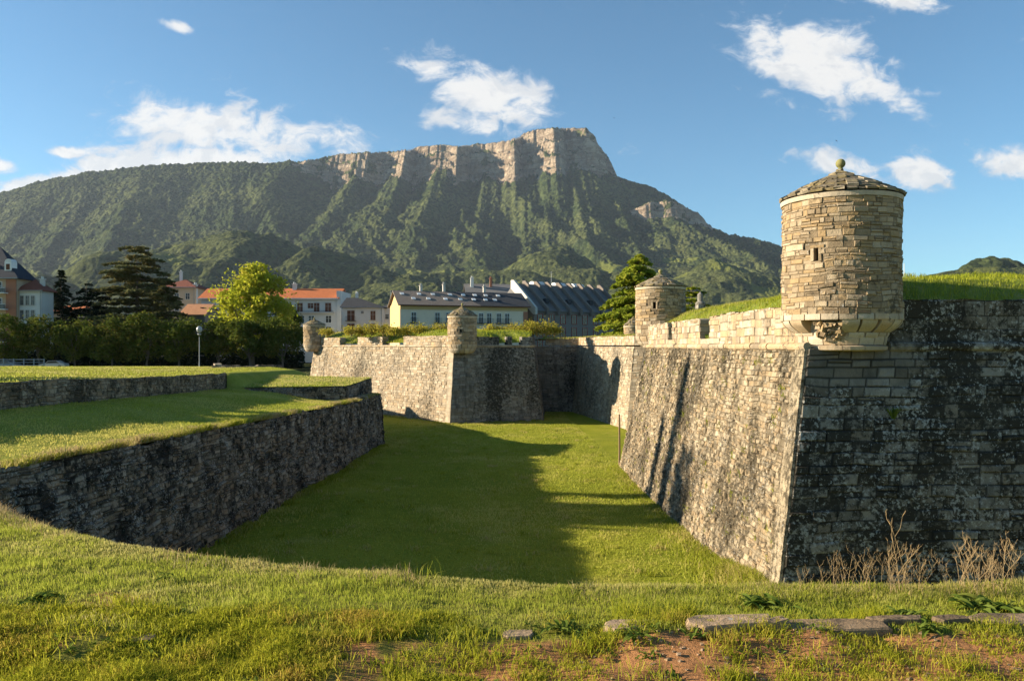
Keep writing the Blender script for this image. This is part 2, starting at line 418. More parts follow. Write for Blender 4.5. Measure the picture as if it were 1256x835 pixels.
# ------------------------------------------------------------------ fort plan  (outward side is to the right of travel)
B = 1.52
ZF = -8.0
NB = [(24, 63), (7.0, 52.0), (7.83, 23.4), (47.0, 26.2)]
NBt = offset_poly(NB, B)
FB = [(-17.5, 140), (-28.0, 108.0), (-6.3, 81.4), (3.3, 84.6), (3.9, 96.5)]
FBt = offset_poly(FB, 1.05)
CW = [(3.9, 96.5), (7.3, 96.0), (10.95, 76.0), (24.0, 70.0)]
CWt = offset_poly(CW, .9)
CWt[0] = FBt[-1].copy()

def plast(p, z): return (p[0], p[1], z)

# near bastion
nb = thing('bastion', 'large nearest stone bastion with one sunlit face and one face black with lichen', 'bastion', (7.83, 23.4, ZF))
mb = MB(); f, L, H = facemap(NB[1], NB[2], NBt[1], NBt[2], ZF, -.08, .10, 3)
stones(mb, f, L, H, (.11, .23), (.16, .5), .016, (.0, .085), .6, wave=.06, seed=1, split=.3, keep=lambda u, v, rg: u < L - .8)
def quoin(mb, f, L, H, seed):
    rg = np.random.default_rng(seed); v = 0.0; k = 0
    while v < H - .1:
        h = min(rg.uniform(.30, .46), H - v); w = rg.uniform(.84, .92); k += 1
        u = np.array([L - w, L - .002, L - .002, L - w]); vv = np.array([v, v, v + h - .004, v + h - .004]); o_ = np.array([.004, .004, -.004, -.004])
        p = rg.uniform(.088, .10); P0 = f(u, vv, np.full(4, .0)); P1 = f(u + [.012, -.004, -.004, .012], vv + o_, p + rg.uniform(-.006, .006, 4))
        mb.add(np.concatenate([P0, P1]), [[4, 5, 6, 7], [0, 1, 5, 4], [1, 2, 6, 5], [2, 3, 7, 6], [3, 0, 4, 7]], C=(rg.uniform(.45, .8), rg.random() * .6, 0, 1)); v += h
mq = MB(); quoin(mq, f, L, H, 90); make('quoin', mq, M['lit_wall'], nb)
s = make('scarp_face', mb, M['lit_wall'], nb); s['label'] = 'sunlit tan scarp face spotted with small tufts'
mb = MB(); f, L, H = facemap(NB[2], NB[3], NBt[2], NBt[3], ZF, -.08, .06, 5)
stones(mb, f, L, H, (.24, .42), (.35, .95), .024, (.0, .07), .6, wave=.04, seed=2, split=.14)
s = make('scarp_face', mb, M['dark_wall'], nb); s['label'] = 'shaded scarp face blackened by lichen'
mb = MB(); f, L, H = facemap(NB[0], NB[1], NBt[0], NBt[1], ZF, -.08, .06, 6)
stones(mb, f, L, H, (.3, .45), (.5, 1.1), .016, (.0, .05), .5, seed=3, split=.1)
make('scarp_face', mb, M['far_dark'], nb)
mb = MB(); cordon(mb, NBt[1:3], -.03, .13)
make('cordon', mb, M['parapet'], nb)
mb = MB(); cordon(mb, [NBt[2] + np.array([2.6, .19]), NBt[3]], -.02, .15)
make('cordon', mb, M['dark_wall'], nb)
pl = [p for p in offset_poly(NB, B + .03)]
Ll = np.linalg.norm(pl[2] - pl[1])
EMB_N = [(6.4, 7.5), (13.2, 14.9)]      # embrasures on the left face, measured from the shoulder
segs = []; u = .9
for a, b in EMB_N: segs.append((u, a, 1.17)); u = b
segs.append((u, Ll - .5, 1.24))
# break the last long merlon so that its top is uneven
u0, u1, h = segs.pop(); k = u0
while k < u1 - .1:
    w = min(random.uniform(1.6, 2.6), u1 - k); segs.append((k, k + w, h + random.uniform(-.06, .05))); k += w
mb = MB(); parapet(mb, pl[1], pl[2], segs, .08, .7, 4)
# embrasure sills
for a, b in EMB_N:
    t = (pl[2] - pl[1]) / Ll; inn = np.array([-t[1], t[0]]); c = pl[1] + t * (a + b) / 2 + inn * .35
    mb.box((c[0], c[1], .2), (b - a - .01, .66, .24), math.atan2(t[1], t[0]))
s = make('parapet', mb, M['parapet'], nb)
Lr = np.linalg.norm(pl[3] - pl[2]); segs = []; k = .8
while k < Lr: w = min(random.uniform(2.5, 4.5), Lr - k); segs.append((k, k + w, 1.33 + random.uniform(-.02, .02))); k += w
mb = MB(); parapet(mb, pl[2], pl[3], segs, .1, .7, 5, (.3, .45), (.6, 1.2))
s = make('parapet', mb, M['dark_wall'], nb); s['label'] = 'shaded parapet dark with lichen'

# far bastion
fb = thing('bastion', 'far bastion across the moat with pale sunlit face and three stone merlons', 'bastion', (-6.3, 81.4, ZF))
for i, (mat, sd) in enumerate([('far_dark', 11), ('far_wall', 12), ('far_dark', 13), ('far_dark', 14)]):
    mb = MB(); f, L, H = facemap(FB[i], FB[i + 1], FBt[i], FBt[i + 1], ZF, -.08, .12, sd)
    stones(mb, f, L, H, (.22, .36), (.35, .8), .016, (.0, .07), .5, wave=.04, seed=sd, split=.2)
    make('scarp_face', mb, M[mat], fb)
    if i == 1: mq = MB(); quoin(mq, f, L, H, 91); make('quoin', mq, M['far_wall'], fb)
mb = MB(); cordon(mb, FBt[1:], -.03, .13); make('cordon', mb, M['parapet'], fb)
fp = offset_poly(FB, 1.08); L1 = np.linalg.norm(fp[2] - fp[1])
def upx(px, p, q):      # distance along p->q where the plan line passes the ray of one compass bearing
    p = np.array(p); q = np.array(q); k = (px - CX) / F
    s = (k * p[1] - p[0]) / ((q[0] - p[0]) - k * (q[1] - p[1])); return s * np.linalg.norm(q - p)
EMB_F = [(upx(417, fp[1], fp[2]), upx(439, fp[1], fp[2])), (upx(469, fp[1], fp[2]), upx(495, fp[1], fp[2]))]
mb = MB(); segs = []; u = .6
for a, b in EMB_F: segs.append((u, a, .92)); u = b
segs.append((u, L1 - .3, .92))
parapet(mb, fp[1], fp[2], segs, .1, .8, 6)
s = make('parapet', mb, M['parapet'], fb)
L2 = np.linalg.norm(fp[3] - fp[2]); EMB_S = [(upx(612, fp[2], fp[3]), upx(622, fp[2], fp[3])), (upx(628, fp[2], fp[3]), upx(640, fp[2], fp[3]))]
mb = MB(); 
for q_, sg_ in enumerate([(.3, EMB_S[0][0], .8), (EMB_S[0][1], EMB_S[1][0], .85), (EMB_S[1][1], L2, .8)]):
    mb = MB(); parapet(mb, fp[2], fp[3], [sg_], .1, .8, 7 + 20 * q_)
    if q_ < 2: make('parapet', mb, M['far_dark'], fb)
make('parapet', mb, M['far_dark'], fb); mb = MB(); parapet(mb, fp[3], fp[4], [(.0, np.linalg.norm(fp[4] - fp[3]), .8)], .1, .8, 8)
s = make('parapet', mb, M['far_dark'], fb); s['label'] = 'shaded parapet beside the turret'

# curtain wall
cw = thing('curtain_wall', 'recessed curtain wall between the two bastions, partly in shadow', 'fort wall', (7.3, 96, ZF))
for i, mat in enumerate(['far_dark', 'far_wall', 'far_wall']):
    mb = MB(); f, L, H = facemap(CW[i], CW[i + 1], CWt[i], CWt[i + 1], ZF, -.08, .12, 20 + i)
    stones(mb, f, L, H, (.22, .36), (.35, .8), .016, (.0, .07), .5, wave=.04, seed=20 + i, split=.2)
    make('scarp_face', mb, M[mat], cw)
cp = offset_poly(CW, .93); mb = MB()
for i in range(3):
    l = np.linalg.norm(cp[i + 1] - cp[i]); k = .05
    while k < l - .05: w = min(random.uniform(3, 5), l - .05 - k); parapet(mb, cp[i], cp[i + 1], [(k, k + w, .88 + random.uniform(-.03, .03))], .05, .7, 9 + i); k += w
make('parapet', mb, M['parapet'], cw)

# ------------------------------------------------------------------ turf on the ramparts
def dist_in(p, q, X, Y):
    p = np.array(p, float); q = np.array(q, float); t = (q - p) / np.linalg.norm(q - p); return -t[1] * (X - p[0]) + t[0] * (Y - p[1]), t[0] * (X - p[0]) + t[1] * (Y - p[1])
def prof(d, pts): return np.interp(d, [p[0] for p in pts], [p[1] for p in pts])
def embr(Z, d, u, embs, z0=.3):
    for a, b in embs:
        k = sstep(a - .35, a + .15, u) * (1 - sstep(b - .15, b + .35, u))
        Z = Z * (1 - k) + np.minimum(Z, z0 + np.clip(d - .6, 0, 9) * .33) * k
    return Z
TURF = {}
def nb_turf(X, Y):
    dl, ul = dist_in(pl[1], pl[2], X, Y); dr, ur = dist_in(pl[2], pl[3], X, Y); db, ub = dist_in(pl[0], pl[1], X, Y)
    zl = embr(prof(dl, [(0, 1.05), (.6, 1.12), (2., 1.95), (5, 2.5), (12, 2.75)]), dl, ul, EMB_N)
    zr = prof(dr, [(0, 1.2), (.7, 1.35), (1.0, 1.6), (2.3, 2.3), (6.5, 2.85), (14, 3.0)])
    z = np.minimum(zl, zr) + .22 * (fbm(X * .5, Y * .5, 3) - .5) + .12 * (fbm(X * 2, Y * 2, 4) - .5)
    k = np.minimum(np.minimum(dl, dr), db)
    return z, k > .22
def fb_turf(X, Y):
    dl, ul = dist_in(fp[1], fp[2], X, Y); dr, ur = dist_in(fp[2], fp[3], X, Y); d0, _ = dist_in(fp[0], fp[1], X, Y); d3, _ = dist_in(fp[3], fp[4], X, Y)
    zl = embr(prof(dl, [(0, .8), (.8, .9), (3., 1.75), (7, 1.9), (30, 2.0)]), dl, ul, EMB_F)
    zr = embr(prof(dr, [(0, .7), (.8, .8), (3., 1.5), (9, 1.8), (30, 2.)]), dr, ur, EMB_S)
    z = np.minimum(zl, zr) + .3 * (fbm(X * .4, Y * .4, 5) - .5)
    return z, np.minimum(np.minimum(dl, dr), np.minimum(d0, np.where(Y < 99, d3, 99))) > .22
def cw_turf(X, Y):
    d0, _ = dist_in(cp[0], cp[1], X, Y); d1, _ = dist_in(cp[1], cp[2], X, Y); d2, _ = dist_in(cp[2], cp[3], X, Y)
    z = .85 + .25 * np.clip(d1, 0, 4) / 4 + .35 * (fbm(X * .3, Y * .3, 6) - .5)
    e, _ = dist_in(cp[1], (cp[1][0] + .2, 140), X, Y)
    return z, np.where(Y > 96.6, X > 3.2, np.minimum(d1, d2) > .22)
def turf(name, fn, x0, x1, y0, y1, st):
    X, Y = np.meshgrid(np.arange(x0, x1, st), np.arange(y0, y1, st)); Z, k = fn(X, Y)
    mb = MB(); mb.grid(X, Y, Z, keep=k); struct(name, mb, M['bank'])
turf('rampart_ground', nb_turf, 8.3, 47, 24.6, 62, .3)
turf('rampart_ground', fb_turf, -34, 4.5, 82, 124, .4)
turf('rampart_ground', cw_turf, 3.0, 60, 70, 128, .5)

# ------------------------------------------------------------------ moat floor, counterscarp, terraces
def floor_z(X, Y): return ZF + .25 * (fbm(X * .12, Y * .12, 9) - .5) + .16 * (fbm(X * .55, Y * .55, 10) - .5) + .5 * sstep(-1.5, 0, X - (7.83 - (Y - 23.4) * .029)) * sstep(30, 24, Y)
X, Y = np.meshgrid(np.linspace(-40, 50, 181), np.linspace(4, 130, 253)); mb = MB(); mb.grid(X, Y, floor_z(X, Y)); struct('moat_floor', mb, M['lawn'])

CS = [(-13.3, 3.0), (-12.1, 29.0), (-10.4, 64.6), (-23.8, 91.3), (-46, 130)]
CSt = offset_poly(CS, .35)
def cs_x(Y): return np.interp(Y, [p[1] for p in CSt[:3]], [p[0] for p in CSt[:3]])
def ret_x(Y): return np.interp(Y, [p[1] for p in CSt[2:]], [p[0] for p in CSt[2:]])
def edge_x(Y): return np.where(Y < CSt[2][1], cs_x(Y), ret_x(Y))
def edge_z(Y):      # height of the counterscarp crest
    return np.interp(Y, [3, 19, 42, 58, 64.5, 80, 130], [-2.9, -3.07, -3.62, -3.98, -3.9, -4.4, -5.0])
def wl_x(Y): return -21.5 + .043 * (np.asarray(Y) - 33.5)
ZUP = ([0, 33, 56, 85, 110, 140], [-1.45, -1.58, -2.0, -2.35, -2.9, -4.05])
def up_z(X, Y): return np.interp(Y, *ZUP) - 1.6 * sstep(5, 0, ret_x(Y) - X) * sstep(66, 72, Y) + .18 * (fbm(X * .12, Y * .12, 21) - .5) + .07 * (fbm(X * .7, Y * .7, 22) - .5)
def low_z(X, Y):
    e = edge_x(Y); w = wl_x(Y); k = np.clip((e - X) / np.maximum(e - w, .5), 0, 1)
    zb = np.interp(Y, [3, 33, 56, 66, 80], [-2.3, -2.68, -3.08, -3.15, -2.6])
    z = edge_z(Y) * (1 - k) + zb * k - .27 * np.sin(np.pi * np.clip(k * 1.5, 0, 1))
    return z + .10 * (fbm(X * .5, Y * .5, 23) - .5) + .06 * (fbm(X * 2, Y * 2, 24) - .5)
cs = thing('counterscarp_wall', 'long dark rubble retaining wall on the shadowed side of the moat', 'retaining wall', (-10.4, 64.6, ZF))
mb = MB()
for i in range(4):
    f, L, H = facemap(CS[i], CS[i + 1], CSt[i], CSt[i + 1], ZF, -2.6, .28, 30 + i)
    y0, y1 = CS[i][1], CS[i + 1][1]
    def top(u, y0=y0, y1=y1, L=L):
        Y = y0 + (y1 - y0) * np.asarray(u) / L
        return np.minimum(edge_z(Y) - ZF - .03 + .34 * (fbm(np.asarray(u) * .7, 0 * Y, 40 + i, 4) - .5) + np.where(Y > 57, .16 * (vnoise(np.asarray(u) * 1.3, 0 * Y, 41) - .35), 0), 5.3)
    stones(mb, f, L, H, (.13, .29), (.2, .66), .024, (.0, .12), .7, top=top, wave=.07, seed=30 + i, split=.28)
make('rubble_face', mb, M['rubble'], cs)
mb = MB()     # ragged top stones where the turf has gone
for k in range(26):
    Y = random.uniform(58, 64.6)
    x = float(cs_x(Y)) - random.uniform(-.05, .5); s_ = random.uniform(.12, .35)
    mb.box((x, Y, float(edge_z(Y)) + random.uniform(-.08, .12)), (s_ * 1.3, s_ * 1.5, s_ * random.uniform(.5, 1)), random.random(), jit=.04)
lc_ = make('loose_coping', mb, M['rubble'], cs); lc_['kind'] = 'stuff'

# lower terrace
ys = np.concatenate([np.arange(2.5, 60, .55), np.arange(60, 83, .55)]); kk = np.linspace(0, 1, 40) ** 1.2
Yg, Kg = np.meshgrid(ys, kk, indexing='ij'); Xe = edge_x(Yg) + .06; Xw = np.minimum(wl_x(Yg) - .3, Xe - .1); Xw = Xw - 1.6 * (Yg > 56.6) * (Yg < 82); Xg = Xe + (Xw - Xe) * Kg
Zg_ = low_z(Xg, Yg); kb = sstep(1.6, -.6, Xg - wl_x(Yg)) * sstep(57.2, 58.4, Yg); Zg_ = Zg_ * (1 - kb) + (up_z(Xg, Yg) + .02) * kb
mb = MB(); mb.grid(Xg, Yg, Zg_); struct('lower_terrace', mb, M['terrace'])
# upper terrace
ys = np.concatenate([np.arange(2.5, 60, .7), np.arange(60, 142, 1.2)]); kk = np.linspace(0, 1, 80) ** 2.2
Yg, Kg = np.meshgrid(ys, kk, indexing='ij')
Xs = np.where(Yg < 82, wl_x(Yg) - .12 - .9 * sstep(56, 60, Yg), ret_x(Yg)) ; Xg = Xs + (-230 - Xs) * Kg
mb = MB(); mb.grid(Xg, Yg, up_z(Xg, Yg)); struct('upper_terrace', mb, M['upper'])
# terrace wall
tw = thing('terrace_wall', 'low rough stone wall holding up the yellow-lit upper terrace', 'retaining wall', (-21.5, 33.5, -3))
p0 = (float(wl_x(2.5)), 2.5); p1 = (float(wl_x(57.2)), 57.2)
zb = -3.4; f, L, H = facemap(p0, p1, (p0[0] - .12, p0[1]), (p1[0] - .12, p1[1]), zb, -1.2, .22, 50)
def top(u):
    Y = 2.5 + np.asarray(u) / L * (57.2 - 2.5); return up_z(wl_x(Y) - .3, Y) - zb + .02 + .10 * (fbm(np.asarray(u) * 1.2, 0 * Y, 51) - .5)
mb = MB(); stones(mb, f, L, H, (.13, .26), (.2, .55), .02, (.0, .09), .6, top=top, wave=.06, seed=50, split=.25)
f, L2_, H = facemap(p1, (p1[0] - 1.4, p1[1] + .2), p1, (p1[0] - 1.4, p1[1] + .2), zb, -2.0, .1, 52)
stones(mb, f, L2_, H, (.15, .28), (.25, .5), .02, (.0, .08), .5, seed=52)
make('rubble_face', mb, M['lit_wall'], tw)
# raised traverse at the end of the lower terrace
tr = thing('traverse', 'grass-topped stone traverse block at the far end of the terrace', 'earthwork', (-15.5, 60, -3.6))
TP = [(-20.2, 57.6), (-12.2, 58.6), (-11.45, 65.2), (-19.6, 67.5)]
def tr_z(X, Y): return -3.02 + (Y - 58) * .052 + .10 * (fbm(X * .6, Y * .6, 61) - .5)
u_, v_ = np.meshgrid(np.linspace(0, 1, 34), np.linspace(0, 1, 26)); tp = np.array(TP)
XY = (tp[0] * (1 - u_[..., None]) + tp[1] * u_[..., None]) * (1 - v_[..., None]) + (tp[3] * (1 - u_[..., None]) + tp[2] * u_[..., None]) * v_[..., None]
mb = MB(); mb.grid(XY[..., 0], XY[..., 1], tr_z(XY[..., 0], XY[..., 1]) + .02)
make('turf_top', mb, M['bank'], tr, smooth=True)
mb = MB()
for i in range(4):
    a, b = tp[i], tp[(i + 1) % 4]
    f, L, H = facemap(a, b, a + (tp.mean(0) - a) * .012, b + (tp.mean(0) - b) * .012, -4.4, -2.2, .08, 62 + i)
    def top(u, a=a, b=b, L=L):
        s = np.asarray(u) / L; return tr_z(a[0] + (b[0] - a[0]) * s, a[1] + (b[1] - a[1]) * s) + 4.4 - .04
    stones(mb, f, L, H, (.14, .24), (.25, .5), .02, (.0, .06), .5, top=top, seed=62 + i, wave=.03)
make('stone_side', mb, M['rubble'], tr)
# low boundary wall and pillar before the trees
lw = thing('boundary_wall', 'low grey stone wall running along the foot of the tree row', 'wall', (-25, 88, -2.4))
a = np.array([-30.5, 84.]); b = np.array([-25.6, 88.9]); mb = MB()
L = np.linalg.norm(b - a); k = 0
while k < L: w = min(2., L - k); parapet(mb, a, b, [(k, k + w, 2.02 + random.uniform(-.05, .05))], -4.2, .5, 70, (.14, .24), (.3, .7)); k += w
make('stonework', mb, M['rubble'], lw)
g = MB(); g.box((-30.9, 83.3, -2.5), (.9, .8, .8), .4, jit=.07); g.box((-30.8, 83.4, -2.02), (.7, .65, .3), .6, jit=.06)
tag(make('stone_pier', g, M['parapet'], loc=(-30.9, 83.3, -2.8)), 'squat broken stone pier at the left end of the low grey wall', 'stone pier')
# ------------------------------------------------------------------ turrets
def ring_blocks(mb, c, prof, n, gap=.03, rin=.4, jit=.02, a0=0.0, skip=None):
    prof = np.array(prof, float)
    for i in range(n):
        if skip and skip(i): continue
        s = random.uniform(-.15, .15) / n
        A = a0 + (i + gap * n / 6.28) / n * 2 * np.pi + 0; Bq = a0 + (i + 1) / n * 2 * np.pi
        th = np.linspace(A, Bq, 4); dr = random.uniform(-jit, jit)
        P = np.concatenate([[[rin, prof[0, 1]]], prof + [dr, 0], [[rin, prof[-1, 1]]]]); m = len(P)
        V = np.stack([P[:, 0:1] * np.cos(th) + c[0], P[:, 0:1] * np.sin(th) + c[1], np.repeat(P[:, 1:2], 4, 1) + c[2]], -1).reshape(-1, 3)
        ii = np.arange(m - 1)[:, None] * 4; jj = np.arange(3)[None]
        Q = np.stack([ii + jj, ii + jj + 1, ii + 4 + jj + 1, ii + 4 + jj], -1).reshape(-1, 4)
        mb.add(V, Q, P=[[k * 4 for k in range(m)], [k * 4 + 3 for k in range(m)][::-1]])
def turret(label, cx, cy, r, z0, zt, za, zball, seed, hole=None, ch=(.14, .26), bw=(.22, .62), corb=None, mat='tower', tiles=.31, loop2=None):
    t = thing('watch_turret', label, 'turret', (cx, cy, z0))
    mb = MB(); a0 = math.radians(20)
    def f(u, v, d):
        a = a0 + np.asarray(u) / r; rr = r + np.asarray(d) + 0 * a + .025 * (2 * vnoise(np.asarray(u) * 1.2, np.asarray(v) * 1.2, seed) - 1)
        return np.stack([cx + rr * np.cos(a), cy + rr * np.sin(a), z0 + np.asarray(v) + 0 * a], -1)
    L = 2 * math.pi * r - 1e-3; H = zt - z0
    hl = None
    if hole:
        ah, zc, w, h = hole; u = ((math.radians(ah) - a0) % (2 * math.pi)) * r; hl = (u - w / 2, u + w / 2, zc - z0 - h / 2, zc - z0 + h / 2)
    stones(mb, f, L, H, ch, bw, .013, (.0, .044), .6, hole=hl, wave=.045, seed=seed, split=.25, closed=True)
    b = make('body', mb, M[mat], t)
    if hole:
        mb = MB(); am = math.radians(ah); w, h = hole[2], hole[3]
        for (du, dz, ww, hh) in ((-w / 2 - .05, 0, .09, h), (w / 2 + .05, 0, .09, h), (.03, h / 2 + .05, w + .3, .09), (0, -h / 2 - .045, w + .2, .08)):
            px_, py_ = cx + (r - .12) * math.cos(am) - du * math.sin(am), cy + (r - .12) * math.sin(am) + du * math.cos(am)
            mb.box((px_, py_, hole[1] + dz), (ww, .26, hh), am + math.pi / 2, jit=.012)
        make('loophole', mb, M[mat], t)
    # plaster collar and roof of overlapping stone slabs
    mb = MB(); mb.lathe([(r - .1, zt - .16), (r + .045, zt - .16), (r + .055, zt - .02), (r - .1, zt)], 56, (cx, cy, 0), C=(.7, .2, 0, 1))
    make('collar', mb, M['ashlar'], t)
    mb = MB(); R0 = r * 1.03 + .035; nr = max(6, int(11 * r / 1.93)); rg = np.random.default_rng(seed)
    sl = (za - zt) / R0
    for k in range(nr):
        fr = k / nr; rr = R0 * (1 - fr); zz = zt + .02 + (za - zt) * (fr ** .93); n = max(5, int(2 * math.pi * rr / (tiles * rg.uniform(.85, 1.1))))
        ln = R0 / nr * 1.75; off = rg.random() * 6
        for i in range(n):
            a = off + (i + rg.uniform(-.16, .16)) / n * 2 * math.pi; w = 2 * math.pi * rr / n * rg.uniform(.85, 1.12); th = rg.uniform(.045, .095); rj = rg.uniform(-.06, .05)
            A = np.array([math.cos(a), math.sin(a), 0]); T_ = np.array([-A[1], A[0], 0]); S = np.array([-A[0], -A[1], sl * rg.uniform(.72, .95)]); S /= np.linalg.norm(S); Nn = np.cross(T_, -S); Nn = Nn if Nn[2] > 0 else -Nn
            o = np.array([cx, cy, zz]) + A * (rr + rj); w2 = w * max(.25, (rr - ln * .8) / rr)
            P = []
            for q in (0, th):
                for (du, ds) in ((-w / 2, rg.uniform(0, .05)), (w / 2, rg.uniform(0, .05)), (w2 / 2, ln), (-w2 / 2, ln)): P.append(o + T_ * du + S * ds + Nn * (q + rg.uniform(-.008, .008)))
            mb.add(P, [[0, 3, 2, 1], [4, 5, 6, 7], [0, 1, 5, 4], [1, 2, 6, 5], [2, 3, 7, 6], [3, 0, 4, 7]], C=(rg.random(), rg.random(), 0, 1))
    mb.lathe([(R0 * .96, zt - .01), (R0 * .5, zt + (za - zt) * .45), (.02, za - .06)], 40, (cx, cy, 0), C=(.1, .1, 1, 1))
    mb.lathe([(R0 * .96, zt - .01), (.02, zt - .012)], 40, (cx, cy, 0), C=(.1, .1, 1, 1))
    rf = make('roof', mb, M['slate'], t)
    mb = MB(); k = r / 1.93 * (zball - za) / .42; rb = .165 * r / 1.93
    zs = np.linspace(0, np.pi, 9); prof_ = [(.19 * r / 1.93, za - .12), (.15 * r / 1.93, za - .02), (.09 * r / 1.93, za + .04), (.085 * r / 1.93, zball - 2 * rb)] + [(max(.004, rb * math.sin(q)), zball - rb - rb * math.cos(q)) for q in zs[1:]]
    mb.lathe(prof_, 20, (cx, cy, 0)); make('finial', mb, M['mossball'], rf, smooth=True)
    if corb: corb(t)
    else:
        mb = MB(); q = np.linspace(0, 1, 6); hh = min(.95, z0 + .1) if z0 > .2 else .9
        zc0 = z0 - hh
        ring_blocks(mb, (cx, cy, 0), [(r * .72 + r * .22 * math.sin(x * 1.57), zc0 + hh * .5 * x) for x in q], 14, .04)
        ring_blocks(mb, (cx, cy, 0), [(r * .92 + r * .10 * math.sin(x * 1.57), zc0 + hh * .52 + hh * .47 * x) for x in q], 16, .04)
        make('corbel', mb, M['ashlar'], t)
    return t

TX, TY, TR = at(1031, 25.9), 25.9, 1.80
def main_corb(t):
    q = np.linspace(0, 1, 7)
    mb = MB(); stones_n = 20
    ring_blocks(mb, (TX, TY, 0), [(TR + .05, .80), (TR + .06, .84), (TR + .05, .985)], 22, .018, jit=.012)
    make('band_course', mb, M['ashlar'], t)
    mb = MB(); ring_blocks(mb, (TX, TY, 0), [(TR * .80 + TR * .20 * math.sin(x * 1.57), .42 + .38 * x) for x in q], 19, .05, jit=.03, skip=lambda i: i in (11, 12))
    ring_blocks(mb, (TX, TY, 0), [(TR * .62 + TR * .17 * math.sin(x * 1.57), .05 + .36 * x) for x in q], 17, .05, jit=.03, skip=lambda i: i in (10, 11))
    ring_blocks(mb, (TX, TY, 0), [(TR * .74, .03), (TR * .765, .2), (TR * .76, .79)], 16, .02, jit=.015)
    make('corbel', mb, M['ashlar'], t)
    mb = MB()      # broken rubble under the front of the turret
    for k in range(60):
        a = math.radians(random.uniform(222, 252)); z = random.uniform(.02, .74); s_ = random.uniform(.09, .22); rr = TR * (.64 + .38 * z)
        mb.box((TX + rr * math.cos(a), TY + rr * math.sin(a), z), (s_ * 1.2, s_, s_ * .8), random.random() * 3, jit=.04)
    make('rubble_patch', mb, M['tower'], t)
    mb = MB(); ring_blocks(mb, (TX, TY, 0), [(TR * .68 + .0, -.17), (TR * .72 + .10, -.13), (TR * .72 + .12, -.02), (TR * .70, .035)], 13, .012, jit=.01)
    make('base_moulding', mb, M['ashlar'], t)
turret('largest round stone turret on the near bastion corner with mossy ball finial', TX, TY, TR, .95, 4.72, 5.62, 6.07, 101, hole=(224.5, 2.82, .14, .40), ch=(.09, .215), bw=(.14, .50), corb=main_corb)
X2 = at(810, 51.6); turret('mid-sized round turret at the shoulder of the near bastion before the bright conifer', X2, 51.6, 1.57, .6, 3.76, 4.55, 4.95, 102, hole=(math.degrees(math.atan2(-51.6, -X2)) % 360 - 14, 2.55, .2, .42), ch=(.16, .28), bw=(.25, .6))
turret('round turret standing on the salient of the far bastion above its sunlit edge', at(567, 82.4), 82.4, 1.5, .15, 3.05, 4.02, 4.42, 103, hole=(268, 1.5, .2, .3), ch=(.2, .32), bw=(.3, .7))
turret('smallest-looking far turret at the left end of the pale bastion beside the trees', at(385.5, 107.6), 107.6, 1.42, .1, 2.8, 3.5, 3.8, 104, ch=(.2, .32), bw=(.3, .7))
turret('half-hidden turret with brown roof peeping out left of the mid-sized turret', at(777, 92), 92, 1.1, .3, 2.3, 3.2, 3.4, 105, ch=(.2, .32), bw=(.3, .7))

